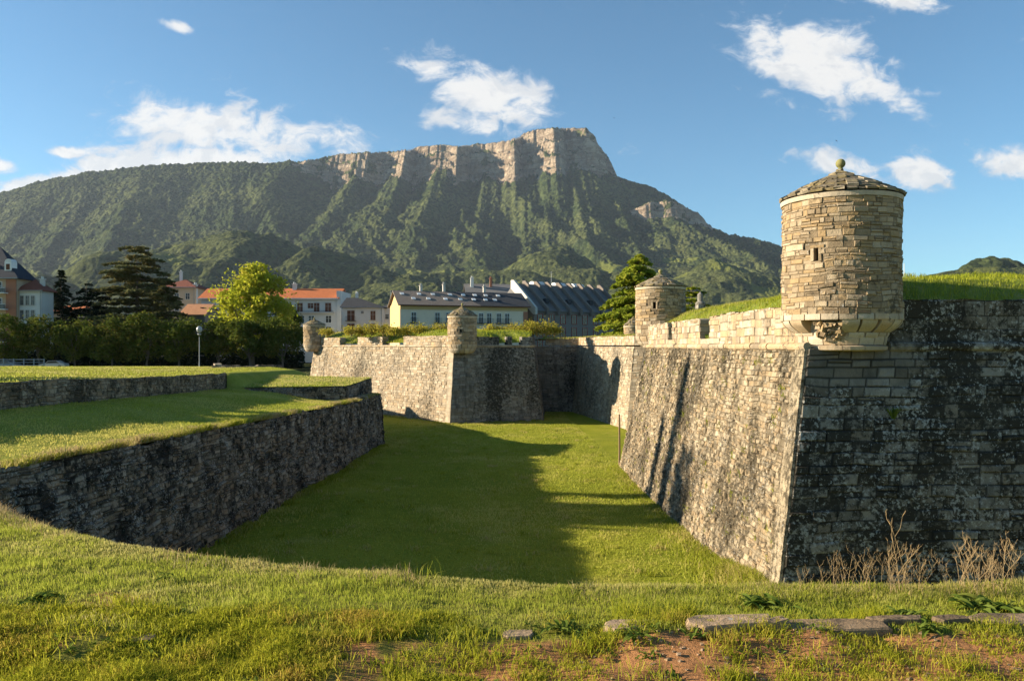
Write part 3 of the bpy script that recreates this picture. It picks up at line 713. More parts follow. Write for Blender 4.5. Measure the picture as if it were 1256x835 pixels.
# ------------------------------------------------------------------ mountain and plain
def mountain():
    cols = np.concatenate([np.linspace(-1.5, -.70, 40)[:-1], np.linspace(-.70, .70, 1250), np.linspace(.70, 1.5, 40)[1:]])
    rows = np.concatenate([np.geomspace(112, 1400, 40)[:-1], np.linspace(1400, 2400, 70)[:-1], np.linspace(2400, 4000, 230)[:-1], np.linspace(4000, 5900, 210)[:-1], np.linspace(5900, 6750, 190)[:-1], np.linspace(6750, 9500, 20)])
    U, Y = np.meshgrid(cols, rows); X = U * Y
    P = lambda Yr: X / Yr * F + CX
    rt = np.array([(-900, 330), (-500, 285), (-200, 262), (-60, 252), (0, 246), (60, 229), (110, 220), (150, 215), (200, 210), (250, 207), (300, 205), (330, 207), (365, 202), (400, 197), (440, 193), (480, 191), (500, 187), (520, 184), (545, 182), (560, 184), (600, 180), (625, 178), (645, 168), (660, 164), (700, 162.5), (718, 163.5), (728, 172), (735, 184), (745, 194), (750, 205), (756, 221), (772, 227), (800, 236), (825, 250), (850, 268), (872, 286), (890, 294), (920, 298), (955, 308), (1000, 325), (1050, 340), (1150, 352), (1300, 350), (1600, 345), (2200, 360)])
    ct = np.array([(-900, 0), (300, 0), (362, 2), (380, 26), (402, 36), (430, 42), (460, 38), (500, 40), (540, 46), (580, 48), (620, 54), (660, 64), (690, 66), (715, 62), (735, 46), (748, 30), (758, 5), (775, 2), (2200, 0)])
    Yr0 = 6500.
    px = P(Yr0)
    ph = px / 62. + .55 * vnoise(px / 47., 0 * px, 71); ph0 = 694 / 62. + .55 * float(vnoise(694 / 47., 0., 71)); fr = (ph - ph0) % 1.0
    saw = np.where(fr < .80, 1 - fr / .80, (fr - .80) / .20); cm = sstep(345, 400, px) * (1 - sstep(752, 775, px))
    Yr = Yr0 + 230 * (saw - .5) * (.6 + .8 * vnoise(px / 80., 0 * px, 72)) * cm + 170 * (ridged(px / 26., Y / 2500., 78, 4) - .6) * cm
    top = (CY - np.interp(px, rt[:, 0], rt[:, 1])) / F * Yr0
    top = top * Yr / Yr0
    cl = np.interp(px, ct[:, 0], ct[:, 1]) / F * Yr0 * (.5 + 1.0 * fbm(px / 26., px * 0, 79, 4))
    Yf = 2500.
    cw_ = 110. + .55 * cl
    ye = Yr0 + (Yr - Yr0) * sstep(.72, .96, (Y - Yf) / (Yr - cw_ - Yf)); t = (Y - Yf) / (ye - cw_ - Yf)
    low = top - cl
    # forested flank with spurs running down to the valley
    wx = X + 260 * (fbm(X / 900, Y / 900, 73) - .5) + .36 * (Y - 5000)
    sp = ridged(wx / 720, Y / 5200, 74, 3) - .62
    sp2 = ridged(wx / 300 + 3, Y / 1500, 75, 3) - .62
    tt = np.clip(t, 0, 1)
    env = np.clip(4 * tt * (1.02 - tt), 0, 1) * (1 - .75 * sstep(690, 760, px))
    mid = (fbm(X / 170, Y / 240, 96, 4) - .5) * 50 + (ridged(wx / 130, Y / 420, 97, 3) - .6) * 30
    slope = low * (0.30 * tt + .70 * tt ** 2.0) + env * (sp * 200 + sp2 * 60) * np.clip(low / 1200, .25, 1) + mid * np.clip(4 * tt * (1.02 - tt), 0, 1)
    k = np.clip((Y - (Yr - cw_)) / cw_, 0, 1)
    st = k + .075 * np.sin(k * 6.28 * 3 + 3 * fbm(X / 400, X * 0, 99)) * (k > 0) * (k < 1)         # ledges in the rock
    cliff = low + cl * st + cl * .22 * (fbm(X / 70, Y / 30, 76) - .5) * np.sin(np.pi * k)
    h = np.where(Y < Yr - cw_, slope, cliff)
    beh = np.clip((Y - Yr) / 1000, 0, 3)
    h = np.where(Y > Yr, top - 260 * beh - 120 * beh ** 2 + 20 * (fbm(X / 80, Y / 80, 77) - .5), h)
    # right-hand shoulder with its own broken crag
    h2t = np.array([(560, 400), (640, 345), (690, 318), (728, 281), (745, 275), (770, 262), (800, 250), (820, 249), (838, 254), (852, 262), (864, 272), (875, 286), (890, 293), (920, 297), (955, 306), (1000, 322), (1060, 342), (1150, 352), (1400, 360), (2200, 370)])
    Y2 = 5600.; p2 = P(Y2)
    top2 = (CY - np.interp(p2, h2t[:, 0], h2t[:, 1])) / F * Y2; c2 = np.interp(p2, [700, 735, 765, 800, 845, 868, 876], [0, 7, 14, 22, 22, 10, 0]) / F * Y2
    Yr2 = Y2 + 110 * (ridged(p2 / 33, p2 * 0, 81, 3) - .6)
    t2 = np.clip((Y - 2900) / (Yr2 - 60 - 2900), 0, 1)
    s2 = (top2 - c2) * (0.40 * t2 + .60 * t2 ** 1.7) + np.clip(4 * t2 * (1.02 - t2), 0, 1) * ((ridged(wx / 520, Y / 2600, 82, 3) - .62) * 160 + sp2 * 60 + mid * .7)
    k2 = np.clip((Y - (Yr2 - 60)) / 60, 0, 1); s2 = np.where(Y > Yr2 - 60, top2 - c2 + c2 * k2, s2) - np.clip((Y - Yr2) / 500, 0, 9) * 150
    # foothills
    XW = X + 330 * (fbm(X / 620, Y / 620, 101, 4) - .5); YW = Y + 420 * (fbm(X / 560 + 7, Y / 560, 102, 4) - .5)
    def hill(pxc, pyt, Yc, wpx, wy, pw=2.0, sk=0.0):
        x0 = (pxc - CX) / F * Yc; a = (CY - pyt) / F * Yc
        d = ((XW - x0 - sk * (Y - Yc)) / (wpx / F * Yc)) ** 2 + ((YW - Yc) / wy) ** 2
        return a * np.exp(-d ** (pw / 2))
    nz = 1 + .30 * (fbm(X / 520, Y / 520, 83) - .5) + .12 * (ridged(X / 260, Y / 600, 84, 3) - .6)
    f1 = np.maximum.reduce([hill(285, 290, 3400, 165, 700), hill(410, 312, 3200, 150, 560), hill(180, 318, 3000, 130, 500), hill(500, 345, 2800, 120, 400), hill(40, 345, 2700, 160, 400)]) * nz
    f2 = np.maximum.reduce([hill(675, 305, 3800, 120, 640), hill(585, 333, 3400, 130, 460), hill(760, 335, 3500, 110, 420), hill(880, 330, 3600, 140, 500)]) * nz
    f3 = np.maximum(hill(1198, 325, 2700, 70, 300, 2.0) , hill(1260, 333, 2500, 260, 300, 2)) * (1 + .05 * (fbm(X / 150, Y / 150, 85) - .5))
    H = np.maximum.reduce([h, s2, f1, f2, f3])
    base = -4.2 + 24 * sstep(300, 2600, Y) * (.4 + fbm(X / 700, Y / 700, 86))
    Hm = base + np.maximum(H, 0)
    gx = np.gradient(Hm, axis=1) / np.maximum(np.gradient(X, axis=1), .1); gy = np.gradient(Hm, axis=0) / np.gradient(Y, axis=0)
    g = np.hypot(gx, gy)
    rk = 0 * g
    inc = ((h >= s2) & (Y > Yr - cw_ - 130 * (fbm(X / 90, Y / 90, 88)) ) & (Y < Yr + 12) & (cl > 40))
    rk = np.where(inc, np.maximum(rk, sstep(.41 + .06 * (px < 470), .56 + .06 * (px < 470), .62 * fbm(X / 70, Hm / 55, 89) + .30 * np.clip(g / 1.6, 0, 1))), rk)
    inc2 = (s2 > h) & (s2 >= H - 1) & (Y > Yr2 - 75) & (Y < Yr2 + 8) & (c2 > 20)
    rk = np.where(inc2, np.maximum(rk, .9 * (fbm(X / 40, Hm / 30, 90) > .36)), rk)
    # a rounded relief and tree tops
    forest = (1 - rk) * sstep(4, 40, H) * sstep(700, 1400, Y)
    Hm = Hm + forest * (20 * (fbm(X / 120, Y / 120, 91) - .5) + (.35 + .65 * sstep(3200, 5600, Y)) * (15 * (vnoise(X / 20, Y / 30, 92) - .3) + 15 * (vnoise(X / 10, Y / 15, 93) - .3)))
    Hm = Hm + forest * 4. * np.sin(Hm / 16. + 4 * fbm(X / 300, Y / 300, 98)) * (Hm < 800)
    mead = sstep(.60, .66, fbm(X / 330, Y / 330, 94)) * (Hm < 520) * (Y > 500)
    fh = np.maximum(f1, f2); C = np.stack([fbm(X / 260, Y / 260, 95) + .38 * ((fh > h) & (fh > s2)), mead, rk, np.ones_like(X)], -1)
    mb = MB(); mb.grid(X, Y, Hm, C=C)
    return struct('mountain', mb, M['mountain'], smooth=True)
m = N('mountain_cover'); p = m.pos(obj=False); r, g, j = m.col()
vor = m.n('ShaderNodeTexVoronoi'); vor.inputs['Scale'].default_value = .05; m.set(vor, 'Vector', p)
n1 = m.noise(.012, p, 6, .65); n2 = m.noise(.004, p, 4, .6)
fc = m.mix(m.ramp(n1, .32, .68), (.040, .060, .025), (.098, .124, .042)); fc = m.mix(m.ramp(r, .42, .68), fc, (.115, .132, .048))
fc = m.mix(m.math('MULTIPLY', m.ramp(vor.outputs['Color'], .3, .75), .7), fc, (.020, .034, .014))
fc = m.mix(m.math('MULTIPLY', m.ramp(n2, .55, .7), .35), fc, (.12, .12, .04))
fc = m.mix(m.math('MULTIPLY', g, .8), fc, (.19, .21, .05))
rn = m.noise(1.0, m.pos((.009, .009, .016), obj=False), 7, .72); rn2 = m.noise(.03, p, 6, .7)
rc = m.mix(m.ramp(rn, .35, .65), (.30, .225, .155), (.54, .43, .31)); rc = m.mix(m.math('MULTIPLY', m.ramp(m.noise(1.0, m.pos((.0016, .0016, .028), obj=False), 5, .7), .45, .60), .7), rc, (.20, .145, .10)); rc = m.mix(m.math('MULTIPLY', m.ramp(rn2, .48, .66), .75), rc, (.22, .155, .10)); rc = m.mix(m.math('MULTIPLY', m.ramp(m.noise(.018, p, 5, .7), .6, .72), .85), rc, (.06, .07, .025))
h = m.math('ADD', m.math('MULTIPLY', vor.outputs['Distance'], -1.0), m.math('MULTIPLY', m.noise(.05, p, 6, .75), 2.2))
m.princ(m.mix(m.ramp(j, .35, .6), fc, rc), .95, m.bump(h, 1.0, 12.0), .03); M['mountain'] = m.m
mountain()
X, Y = np.meshgrid(np.linspace(-14000, 14000, 41), np.linspace(-14000, 14000, 41)); mb = MB(); mb.grid(X, Y, X * 0 - 8.6); struct('ground', mb, M['terrace'])
# ------------------------------------------------------------------ town
def wallmat(name, c, var=.12): return simple(name, c, .85, var, .8)
M['white_render'] = wallmat('white_render', (.62, .61, .57)); M['cream'] = wallmat('cream_render', (.68, .58, .43)); M['ochre'] = wallmat('ochre_render', (.62, .43, .19))
M['tan_render'] = wallmat('tan_render', (.48, .36, .25)); M['grey_render'] = wallmat('grey_brown_render', (.19, .165, .145)); M['brick'] = wallmat('red_brick_render', (.34, .15, .09))
def roofmat(name, c, sc=(2.2, 2.2, 0.5), var=.3):
    m = N(name); p = m.pos(); w = m.n('ShaderNodeTexWave'); w.inputs['Scale'].default_value = 1.6; w.inputs['Distortion'].default_value = .4; m.set(w, 'Vector', p)
    n = m.noise(1.4, p, 6, .65); f = m.math('MULTIPLY_ADD', n, 2 * var, 1 - var)
    cc = m.mix(1.0, c, m.n('ShaderNodeCombineColor', i_0=f, i_1=f, i_2=f).outputs[0], 'MULTIPLY')
    m.princ(cc, .85, m.bump(m.math('ADD', w.outputs['Fac'], n), .6, .08), .15); return m.m
M['tile_orange'] = roofmat('orange_roof_tile', (.48, .155, .06)); M['tile_brown'] = roofmat('brown_roof_tile', (.20, .075, .05)); M['tile_tan'] = roofmat('faded_roof_tile', (.46, .23, .12))
M['slate_dark'] = roofmat('dark_roof_slate', (.055, .058, .065)); M['slate_brown'] = roofmat('weathered_roof_slate', (.19, .16, .135)); M['metal_roof'] = roofmat('grey_sheet_roof', (.17, .165, .16), var=.15)
M['slate_blue'] = roofmat('blue_black_slate', (.03, .04, .058))
M['glass'] = simple('window_glass', (.035, .04, .045), .15, .1, 2, spec=.5); M['shutter'] = simple('brown_shutter', (.13, .055, .03), .6); M['red_frame'] = simple('red_window_frame', (.30, .05, .03), .6)
M['frame_white'] = simple('white_frame', (.7, .7, .68), .5); M['rail'] = simple('dark_railing', (.03, .03, .035), .5); M['concrete'] = simple('pale_concrete', (.5, .47, .42), .9)
ZG = -4.0
class Bld:
    def __init__(s, name, label, px, Y, rz, w, d, ze, wall, zg=ZG, cat='building', x=None):
        s.r = thing(name, label, cat, (at(px, Y) if x is None else x, Y, zg), R(rz)); s.w, s.d, s.h = w, d, ze - zg; s.win = {}
        mb = MB(); mb.box((w / 2, d / 2, s.h / 2), (w, d, s.h)); s.wall = make('wall', mb, M[wall], s.r, local=True)
    def gable(s, rise, mat, ov=.5, wallmat=None, along='x', name='roof'):
        w, d, h = s.w, s.d, s.h; mb = MB(); th = .22
        if along == 'x':
            P = [(-ov, -ov, h - rise * ov / (d / 2)), (w + ov, -ov, h - rise * ov / (d / 2)), (w + ov, d / 2, h + rise), (-ov, d / 2, h + rise), (w + ov, d + ov, h - rise * ov / (d / 2)), (-ov, d + ov, h - rise * ov / (d / 2))]
        P = [(x, y, z + .03) for x, y, z in P]; P2 = [(x, y, z + th) for x, y, z in P]; n = 6
        mb.poly(P + P2, [[3, 2, 1, 0], [5, 4, 2, 3], [6, 7, 8, 9], [9, 8, 10, 11], [0, 1, 7, 6], [4, 5, 11, 10], [1, 2, 8, 7], [2, 4, 10, 8], [3, 0, 6, 9], [5, 3, 9, 11]])
        s.roof = make(name, mb, M[mat], s.r, local=True)
        e = .02
        for x in (e, w - e): mb = MB(); mb.poly([(x - .01, 0, h), (x + .01, 0, h), (x - .01, d, h), (x + .01, d, h), (x - .01, d / 2, h + rise), (x + .01, d / 2, h + rise)], [[0, 2, 4], [1, 5, 3], [0, 1, 3, 2], [0, 4, 5, 1], [2, 3, 5, 4]]); make('gable', mb, M[wallmat] if wallmat else s.wall.data.materials[0], s.r, local=True)
    def hip(s, rise, mat, ov=.5, inset=None, left=None):
        w, d, h = s.w, s.d, s.h; ins = min(d / 2 if inset is None else inset, w / 2 - .05 if left is None else w - .5); mb = MB(); z = h + .02
        mb.poly([(-ov, -ov, z), (w + ov, -ov, z), (w + ov, d + ov, z), (-ov, d + ov, z), (-ov, -ov, z + .15), (w + ov, -ov, z + .15), (w + ov, d + ov, z + .15), (-ov, d + ov, z + .15), (ins if left is None else left, d / 2, h + rise), (w - ins, d / 2, h + rise)],
                [[3, 2, 1, 0], [0, 1, 5, 4], [1, 2, 6, 5], [2, 3, 7, 6], [3, 0, 4, 7], [4, 5, 9, 8], [5, 6, 9], [6, 7, 8, 9], [7, 4, 8]])
        s.roof = make('roof', mb, M[mat], s.r, local=True)
        g = MB(); g.box((w / 2, -ov - .06, h + .06), (w + 2 * ov, .12, .14)); g.tube([(w - .18, -.1, h), (w - .18, -.1, .1)], .06, 6); make('gutter', g, M['iron'], s.r, local=True)
    def window(s, x, z, w, h, frame='frame_white', pane='glass', balcony=False, sill=True):
        key = (w, h, frame, pane, balcony)
        if key not in s.win:
            mb = MB(); t = .09
            mb.box((0, -.05, h / 2 + t / 2), (w + 2 * t, .1, t)); mb.box((0, -.06, -h / 2 - t / 2), (w + 3 * t, .14, t)); mb.box((-w / 2 - t / 2, -.05, 0), (t, .1, h)); mb.box((w / 2 + t / 2, -.05, 0), (t, .1, h)); mb.box((0, -.035, 0), (.06, .05, h)); mb.box((0, -.035, h * .12), (w, .045, .05))
            o = make('window', mb, M[frame], s.r, local=True)
            p = MB(); p.box((0, -.01, 0), (w, .02, h)); make('pane', p, M[pane], o, local=True)
            if balcony:
                b = MB(); b.box((0, -.45, -h / 2 - .08), (w + .7, .8, .1))
                for k in range(9): b.box((-w / 2 - .3 + k * (w + .6) / 8, -.82, -h / 2 + .4), (.03, .03, .9))
                b.box((0, -.82, -h / 2 + .87), (w + .7, .04, .05)); make('balcony', b, M['rail'], o, local=True)
            s.win[key] = o
        else:
            src = s.win[key]; o = src.copy(); COL.objects.link(o); o.parent = s.r
            for c in src.children: q = c.copy(); COL.objects.link(q); q.parent = o
        o.location = (x, 0, z); return o
    def chimney(s, x, y, z0, z1, w=.8, mat='concrete', twin=False):
        mb = MB(); mb.box((x, y, (z0 + z1) / 2), (w, w, z1 - z0)); mb.box((x, y, z1 + .06), (w + .25, w + .25, .12))
        mb.tube([(x - w * .2, y, z1 + .12), (x - w * .2, y, z1 + .6)], .13, 8); mb.tube([(x + w * .2, y, z1 + .12), (x + w * .2, y, z1 + .5)], .13, 8)
        return make('chimney', mb, M[mat], s.r, local=True)
    def box(s, name, c, d, mat): mb = MB(); mb.box(c, d); return make(name, mb, M[mat], s.r, local=True)
    def aerial(s, x, y, z0, z1):
        mb = MB(); mb.tube([(x, y, z0), (x, y, z1)], .04, 6); mb.tube([(x - .5, y, z1 - .2), (x + .5, y, z1 - .2)], .025, 5)
        for k in range(5): mb.tube([(x - .5 + .25 * k, y - .25, z1 - .2), (x - .5 + .25 * k, y + .25, z1 - .2)], .02, 4)
        return make('aerial', mb, M['iron'], s.r, local=True)

# long white house, orange tiles
Y = 190; w = at(413, Y) - at(247, Y)
b = Bld('town_house', 'long white house with orange tiled roof behind the bright plane tree', 247, Y, 0, w, 11, zat(365.5, Y), 'white_render'); b.gable(2.4, 'tile_orange', .7)
X0 = at(247, Y)
for px in (368, 388.5): b.window(at(px, Y) - X0, zat(377, Y) - ZG, 1.3, 2.1, 'concrete', 'shutter')
b.window(at(402.5, Y) - X0, zat(377, Y) - ZG, 1.4, 2.1, 'concrete', 'shutter'); b.window(at(381, Y) - X0, zat(375, Y) - ZG, 1.3, 1.2, 'concrete', 'shutter')
for px in (352, 258, 272, 286, 300): b.window(at(px, Y) - X0, zat(377, Y) - ZG, 1.3, 1.6, 'concrete', 'shutter')
for px in (258, 272, 286, 300, 352, 370, 382, 403): b.window(at(px, Y) - X0, zat(391.5, Y) - ZG, 1.3, 1.6, 'frame_white', 'glass'); b.window(at(px, Y) - X0, zat(405, Y) - ZG, 1.3, 1.6, 'frame_white', 'glass')
b.box('balcony_slab', ((at(362, Y) + at(410, Y)) / 2 - X0, -.5, zat(383.5, Y) - ZG), (at(410, Y) - at(362, Y), 1.0, .22), 'concrete')
for k in (0, 1): b.box('balcony_slab', ((at(362, Y) + at(410, Y)) / 2 - X0, -.98, zat(381.2 + 1.2 * k, Y) - ZG), (at(410, Y) - at(362, Y), .04, .06), 'rail')
b.box('gutter', (w / 2, -.74, b.h - .18), (w + 1, .2, .22), 'frame_white')
b.box('gable_parapet', (w + .55, 5.5, b.h / 2 + .9), (1.1, 11.4, b.h + 1.6), 'white_render')
b.chimney(at(354.5, Y) - X0, 5.0, b.h + 1.2, b.h + 3.6, .9, 'white_render'); b.chimney(at(381, Y) - X0, 6.5, b.h + 1, b.h + 2.1, .6, 'concrete'); b.chimney(at(366, Y) - X0, 7, b.h + 1, b.h + 2.1, .6, 'concrete')
# white house with dark hipped roof
Y = 184; w = at(469, Y) - at(420, Y); X0 = at(420, Y)
b = Bld('town_house', 'small white house with dark hipped roof and brown balcony door', 420, Y, 0, w, 5.5, zat(377.5, Y), 'white_render'); b.hip(2.5, 'slate_dark', .5, 6.2, .35)
b.window(at(430.5, Y) - X0, zat(387, Y) - ZG, 1.7, 2.3, 'concrete', 'shutter', True); b.window(at(457.5, Y) - X0, zat(387, Y) - ZG, 1.1, 2.1, 'concrete', 'shutter'); b.window(at(444.5, Y) - X0, zat(383, Y) - ZG, .5, .5, 'concrete', 'glass')
b.window(at(430.5, Y) - X0, zat(402, Y) - ZG, 1.7, 1.9, 'concrete', 'shutter'); b.window(at(457.5, Y) - X0, zat(402, Y) - ZG, 1.1, 1.9, 'concrete', 'shutter')
b.chimney(at(432, Y) - X0, 5.5, b.h + .8, b.h + 3.6, .6, 'white_render')
# low white annex
Y = 188; b = Bld('annex', 'narrow plain white annex with flat grey roof beside the ochre gable', 468, Y, 0, at(484, Y) - at(468, Y), 8, zat(377, Y), 'white_render'); b.hip(.9, 'slate_brown', .3, 1.2)
b.window(1.3, b.h - 2.2, .8, 1.1); b.aerial(1.7, 3, b.h + .4, b.h + 4.2)
# long barracks-like house with ochre gable
Y = 168; rz = 19.; ca, sa = math.cos(R(rz)), math.sin(R(rz))
# length so that the right end reaches its bearing
k = (647 - CX) / F; x0 = at(491, Y); L = (k * Y - x0) / (ca - k * sa)
b = Bld('long_house', 'long pale two-storey house with ochre gable, skylights and dark slate roof', 491, Y, rz, L, 11.5, zat(373, Y), 'cream')
def lx(px): kk = (px - CX) / F; return (kk * Y - x0) / (ca - kk * sa)
split_x = lx(570)
b.gable(3.0, 'slate_brown', .6, 'ochre')
mb = MB(); ov = .62; e = .27
mb.poly([(split_x - 1.5, 5.75, b.h + 3.0 + e), (L + ov, 5.75, b.h + 3.0 + e), (L + ov, -ov, b.h - 3 * ov / 5.75 + e), (split_x + 3.6, -ov, b.h - 3 * ov / 5.75 + e)], [[3, 2, 1, 0]])
make('new_slates', mb, M['slate_dark'], b.r, local=True)
b.box('frieze', (L / 2, -.06, b.h - .55), (L, .12, 1.05), 'ochre'); b.box('gutter', (L / 2, -.7, b.h - .22), (L + 1, .18, .18), 'shutter')
b.box('end_wall', (-.04, 5.75, b.h / 2 + .1), (.08, 11.3, b.h + .2), 'ochre'); b.box('pinkish_plinth', (-.1, 5.75, 3), (.1, 11.3, 6.), 'tan_render'); b.box('brick_corner', (L - .5, -.06, b.h / 2 - .6), (1., .1, b.h - 1.2), 'brick')
for px in (507.5, 536.5, 550, 580.5, 590, 600, 612, 622): b.window(lx(px), b.h - 2.75, .95, 2.1, 'frame_white', 'glass', True); b.window(lx(px), b.h - 6.3, .95, 2.1, 'frame_white', 'glass', True)
for i, px in enumerate((498, 508, 520, 527, 538, 549, 560, 568, 577, 585, 592, 600, 606, 612, 622)):
    y = 2.1 if i % 2 else 4.2; z = b.h + 3.0 * y / 5.75 + .30; mb = MB(); sx = .42; dy = .4; dz = 3.0 / 5.75 * dy
    xx = lx(px) * .97 + (0.4 if i % 2 else 0)
    mb.poly([(xx - sx, y - dy, z - dz), (xx + sx, y - dy, z - dz), (xx + sx, y + dy, z + dz), (xx - sx, y + dy, z + dz), (xx - sx, y - dy, z - dz + .1), (xx + sx, y - dy, z - dz + .1), (xx + sx, y + dy, z + dz + .1), (xx - sx, y + dy, z + dz + .1)], [[3, 2, 1, 0], [4, 5, 6, 7], [0, 1, 5, 4], [1, 2, 6, 5], [2, 3, 7, 6], [3, 0, 4, 7]])
    make('skylight', mb, M['frame_white'], b.roof, local=True)
for px, h in ((524, 1.5), (553, 1.9), (604, 1.6)): b.chimney(lx(px), 6.1, b.h + 2.3, b.h + 2.9 + h, .55, 'concrete')
# dark grey roofed block behind it
Y = 205; b = Bld('apartment_block', 'bulky block with plain grey roof rising behind the long pale house', 574, Y, 8, at(650, Y) - at(574, Y), 13, zat(364, Y), 'grey_render'); b.gable(3.6, 'metal_roof', .5)
b.chimney(1.5, 5, b.h + 2, b.h + 5.2, .8, 'white_render'); b.chimney(6.5, 5, b.h + 3, b.h + 5.1, .6, 'brick')
for k in range(5): b.window(1.5 + 3 * k, b.h - 2.2, 1.1, 1.5)
# saw-toothed terrace
Y = 182; rz = 36.; ca, sa = math.cos(R(rz)), math.sin(R(rz)); x0 = at(655, Y); k = (762 - CX) / F; L = (k * Y - x0) / (ca - k * sa); n = 8; uw = L / n
b = Bld('terraced_block', 'grey brown terraced block with steep stepped sheet roofs and red windows', 655, Y, rz, L, 15, zat(379, Y), 'grey_render')
rise, dp = 6.4, 8.0
mb = MB(); mb.poly([(0, -.3, b.h - .25), (L, -.3, b.h - .25), (L, dp, b.h + rise), (0, dp, b.h + rise), (0, 15, b.h + .2), (L, 15, b.h + .2), (0, -.3, b.h - .5), (L, -.3, b.h - .5), (0, 15, b.h - .1), (L, 15, b.h - .1)], [[0, 1, 2, 3], [3, 2, 5, 4], [6, 7, 1, 0], [6, 0, 3, 4, 8], [7, 9, 5, 2, 1], [4, 5, 9, 8], [8, 9, 7, 6]])
rf = make('roof', mb, M['metal_roof'], b.r, local=True)
for i in range(n + 1):
    x = i * uw; mb = MB(); t = .28; hh = .75
    p_ = [(-.9, b.h - 1.2), (-.9, b.h + .35), (dp - .4, b.h + rise + hh), (dp + .7, b.h + rise + hh), (dp + .7, b.h + rise - 1.2), (0.02, b.h - 1.2)]
    P = [(x - t, y, z) for y, z in p_] + [(x + t, y, z) for y, z in p_]; m_ = len(p_)
    mb.poly(P, [list(range(m_)), list(range(m_, 2 * m_))[::-1]] + [[q, q + m_, (q + 1) % m_ + m_, (q + 1) % m_] for q in range(m_)])
    make('party_wall', mb, M['concrete'] if i == 0 else M['slate_brown'], b.r, local=True)
for i in range(n):
    for z in (b.h - 2.2, b.h - 5.2, b.h - 8.2): b.window((i + .5) * uw, z, 1.35, 2.1, 'red_frame', 'glass')
    if i in (1, 3, 5): b.box('dormer', ((i + .5) * uw, 2.1, b.h + 2.1), (1.0, 1.2, 1.1), 'slate_dark')
for xx in (2.4 * uw, 4.4 * uw, 6.1 * uw):
    mb = MB(); mb.tube([(xx - 1.6, dp + 1.6, b.h + rise - .6), (xx + 1.6, dp + 1.6, b.h + rise - .6)], 1.5, 14); make('barrel_skylight', mb, M['frame_white'], b.r, local=True)
b.aerial(3.6 * uw, dp + 1, b.h + rise, b.h + rise + 3.5)
# brown block with hipped roof behind the cedar
Y = 205; b = Bld('town_house', 'brown house with hipped roof half hidden behind the big cedar', 196, Y, 0, at(239, Y) - at(196, Y), 11, zat(353, Y), 'tan_render'); b.hip(2.6, 'tile_brown', .7)
for k in range(3): b.window(1.6 + 2.8 * k, b.h - 2.2, 1.0, 1.5, 'concrete', 'glass'); b.window(1.6 + 2.8 * k, b.h - 5.2, 1.0, 1.5, 'concrete', 'glass')
b.chimney(b.w - .3, 1.2, b.h - 4, b.h + .9, .9, 'white_render'); b.chimney(3.2, 5.5, b.h + 1.5, b.h + 4.5, .6, 'white_render')
# lower house with faded tiles
Y = 172; b = Bld('town_house', 'low grey house with faded tan tiled roof left of the bright tree', 222, Y, 0, at(251, Y) - at(222, Y), 9, zat(386, Y), 'grey_render'); b.gable(2.3, 'tile_tan', .4)
b.window(1.6, b.h - 2.2, 1., 1.3); b.window(3.8, b.h - 2.2, 1., 1.3); mb = MB(); mb.box((3.6, 2.6, b.h + 1.65), (.7, .5, .16)); make('skylight', mb, M['glass'], b.roof, local=True)
# left edge: slate mansard block and its paler neighbour
Y = 152; X0 = at(-62, Y); w = at(20, Y) - X0
b = Bld('apartment_block', 'balconied block with steep blue-black slate roof at the left edge of the photo', -62, Y, 0, w, 5, zat(342, Y), 'tan_render'); b.hip(6.4, 'slate_blue', .7, 4.6)
b.box('brick_bay', (w - .9, -.12, b.h / 2), (1.9, .24, b.h - .2), 'brick')
for fl in range(4):
    z = b.h - 1.6 - 3.1 * fl
    for k in range(4): b.window(w - 3.4 - 3.0 * k, z, 1.3, 2.0, 'frame_white', 'glass')
    b.box('balcony_slab', (w - 7, -.7, z - 1.15), (11.2, 1.4, .18), 'frame_white'); b.box('balcony_slab', (w - 7, -1.36, z - .65), (11.2, .06, .85), 'glass'); b.box('balcony_slab', (w - 7, -1.36, z - .18), (11.3, .08, .08), 'frame_white')
mb = MB(); mb.box((w - 1.6, .9, b.h + 2.4), (1.3, 1.8, 1.7)); mb.tube([(w - 1.6, .05, b.h + 3.2), (w - 1.6, 1.8, b.h + 3.2)], .66, 12)
d = make('dormer', mb, M['frame_white'], b.r, local=True); p_ = MB(); p_.box((w - 1.6, -.02, b.h + 2.3), (.7, .05, 1.1)); make('pane', p_, M['shutter'], d, local=True)
for k in range(2):
    mb = MB(); mb.box((w - 4.6 - 3.2 * k, .55, b.h + 2.3), (1.2, .5, 1.0)); o = make('skylight', mb, M['frame_white'], b.roof, local=True)
Y = 153; X0 = at(21, Y); w = at(51, Y) - X0
b = Bld('town_house', 'pale narrow house with red-brown roof and tall dark windows beside the slate block', 21, Y, 0, w, 4, zat(357, Y), 'white_render'); b.hip(2.4, 'tile_brown', .5, 3)
for fl in range(4):
    for k in range(3): b.window(.95 + 1.05 * k, b.h - 1.8 - 2.75 * fl, .62, 1.75, 'concrete', 'glass')
b.box('brick_edge', (.15, -.08, b.h / 2), (.5, .14, b.h - .1), 'brick'); b.chimney(w - 1.0, 2.0, b.h + .6, b.h + 2.4, .7, 'white_render')
Y = 175; b = Bld('town_house', 'low house with terracotta roof glimpsed beside the dark spruce', 50, Y, 0, 7.5, 9, zat(384, Y), 'tan_render'); b.gable(1.6, 'tile_orange', .4); b.window(2, b.h - 2, 1, 1.3)

M['lamp_glass'] = simple('frosted_lamp_glass', (.33, .35, .36), .3, .05, spec=.5)
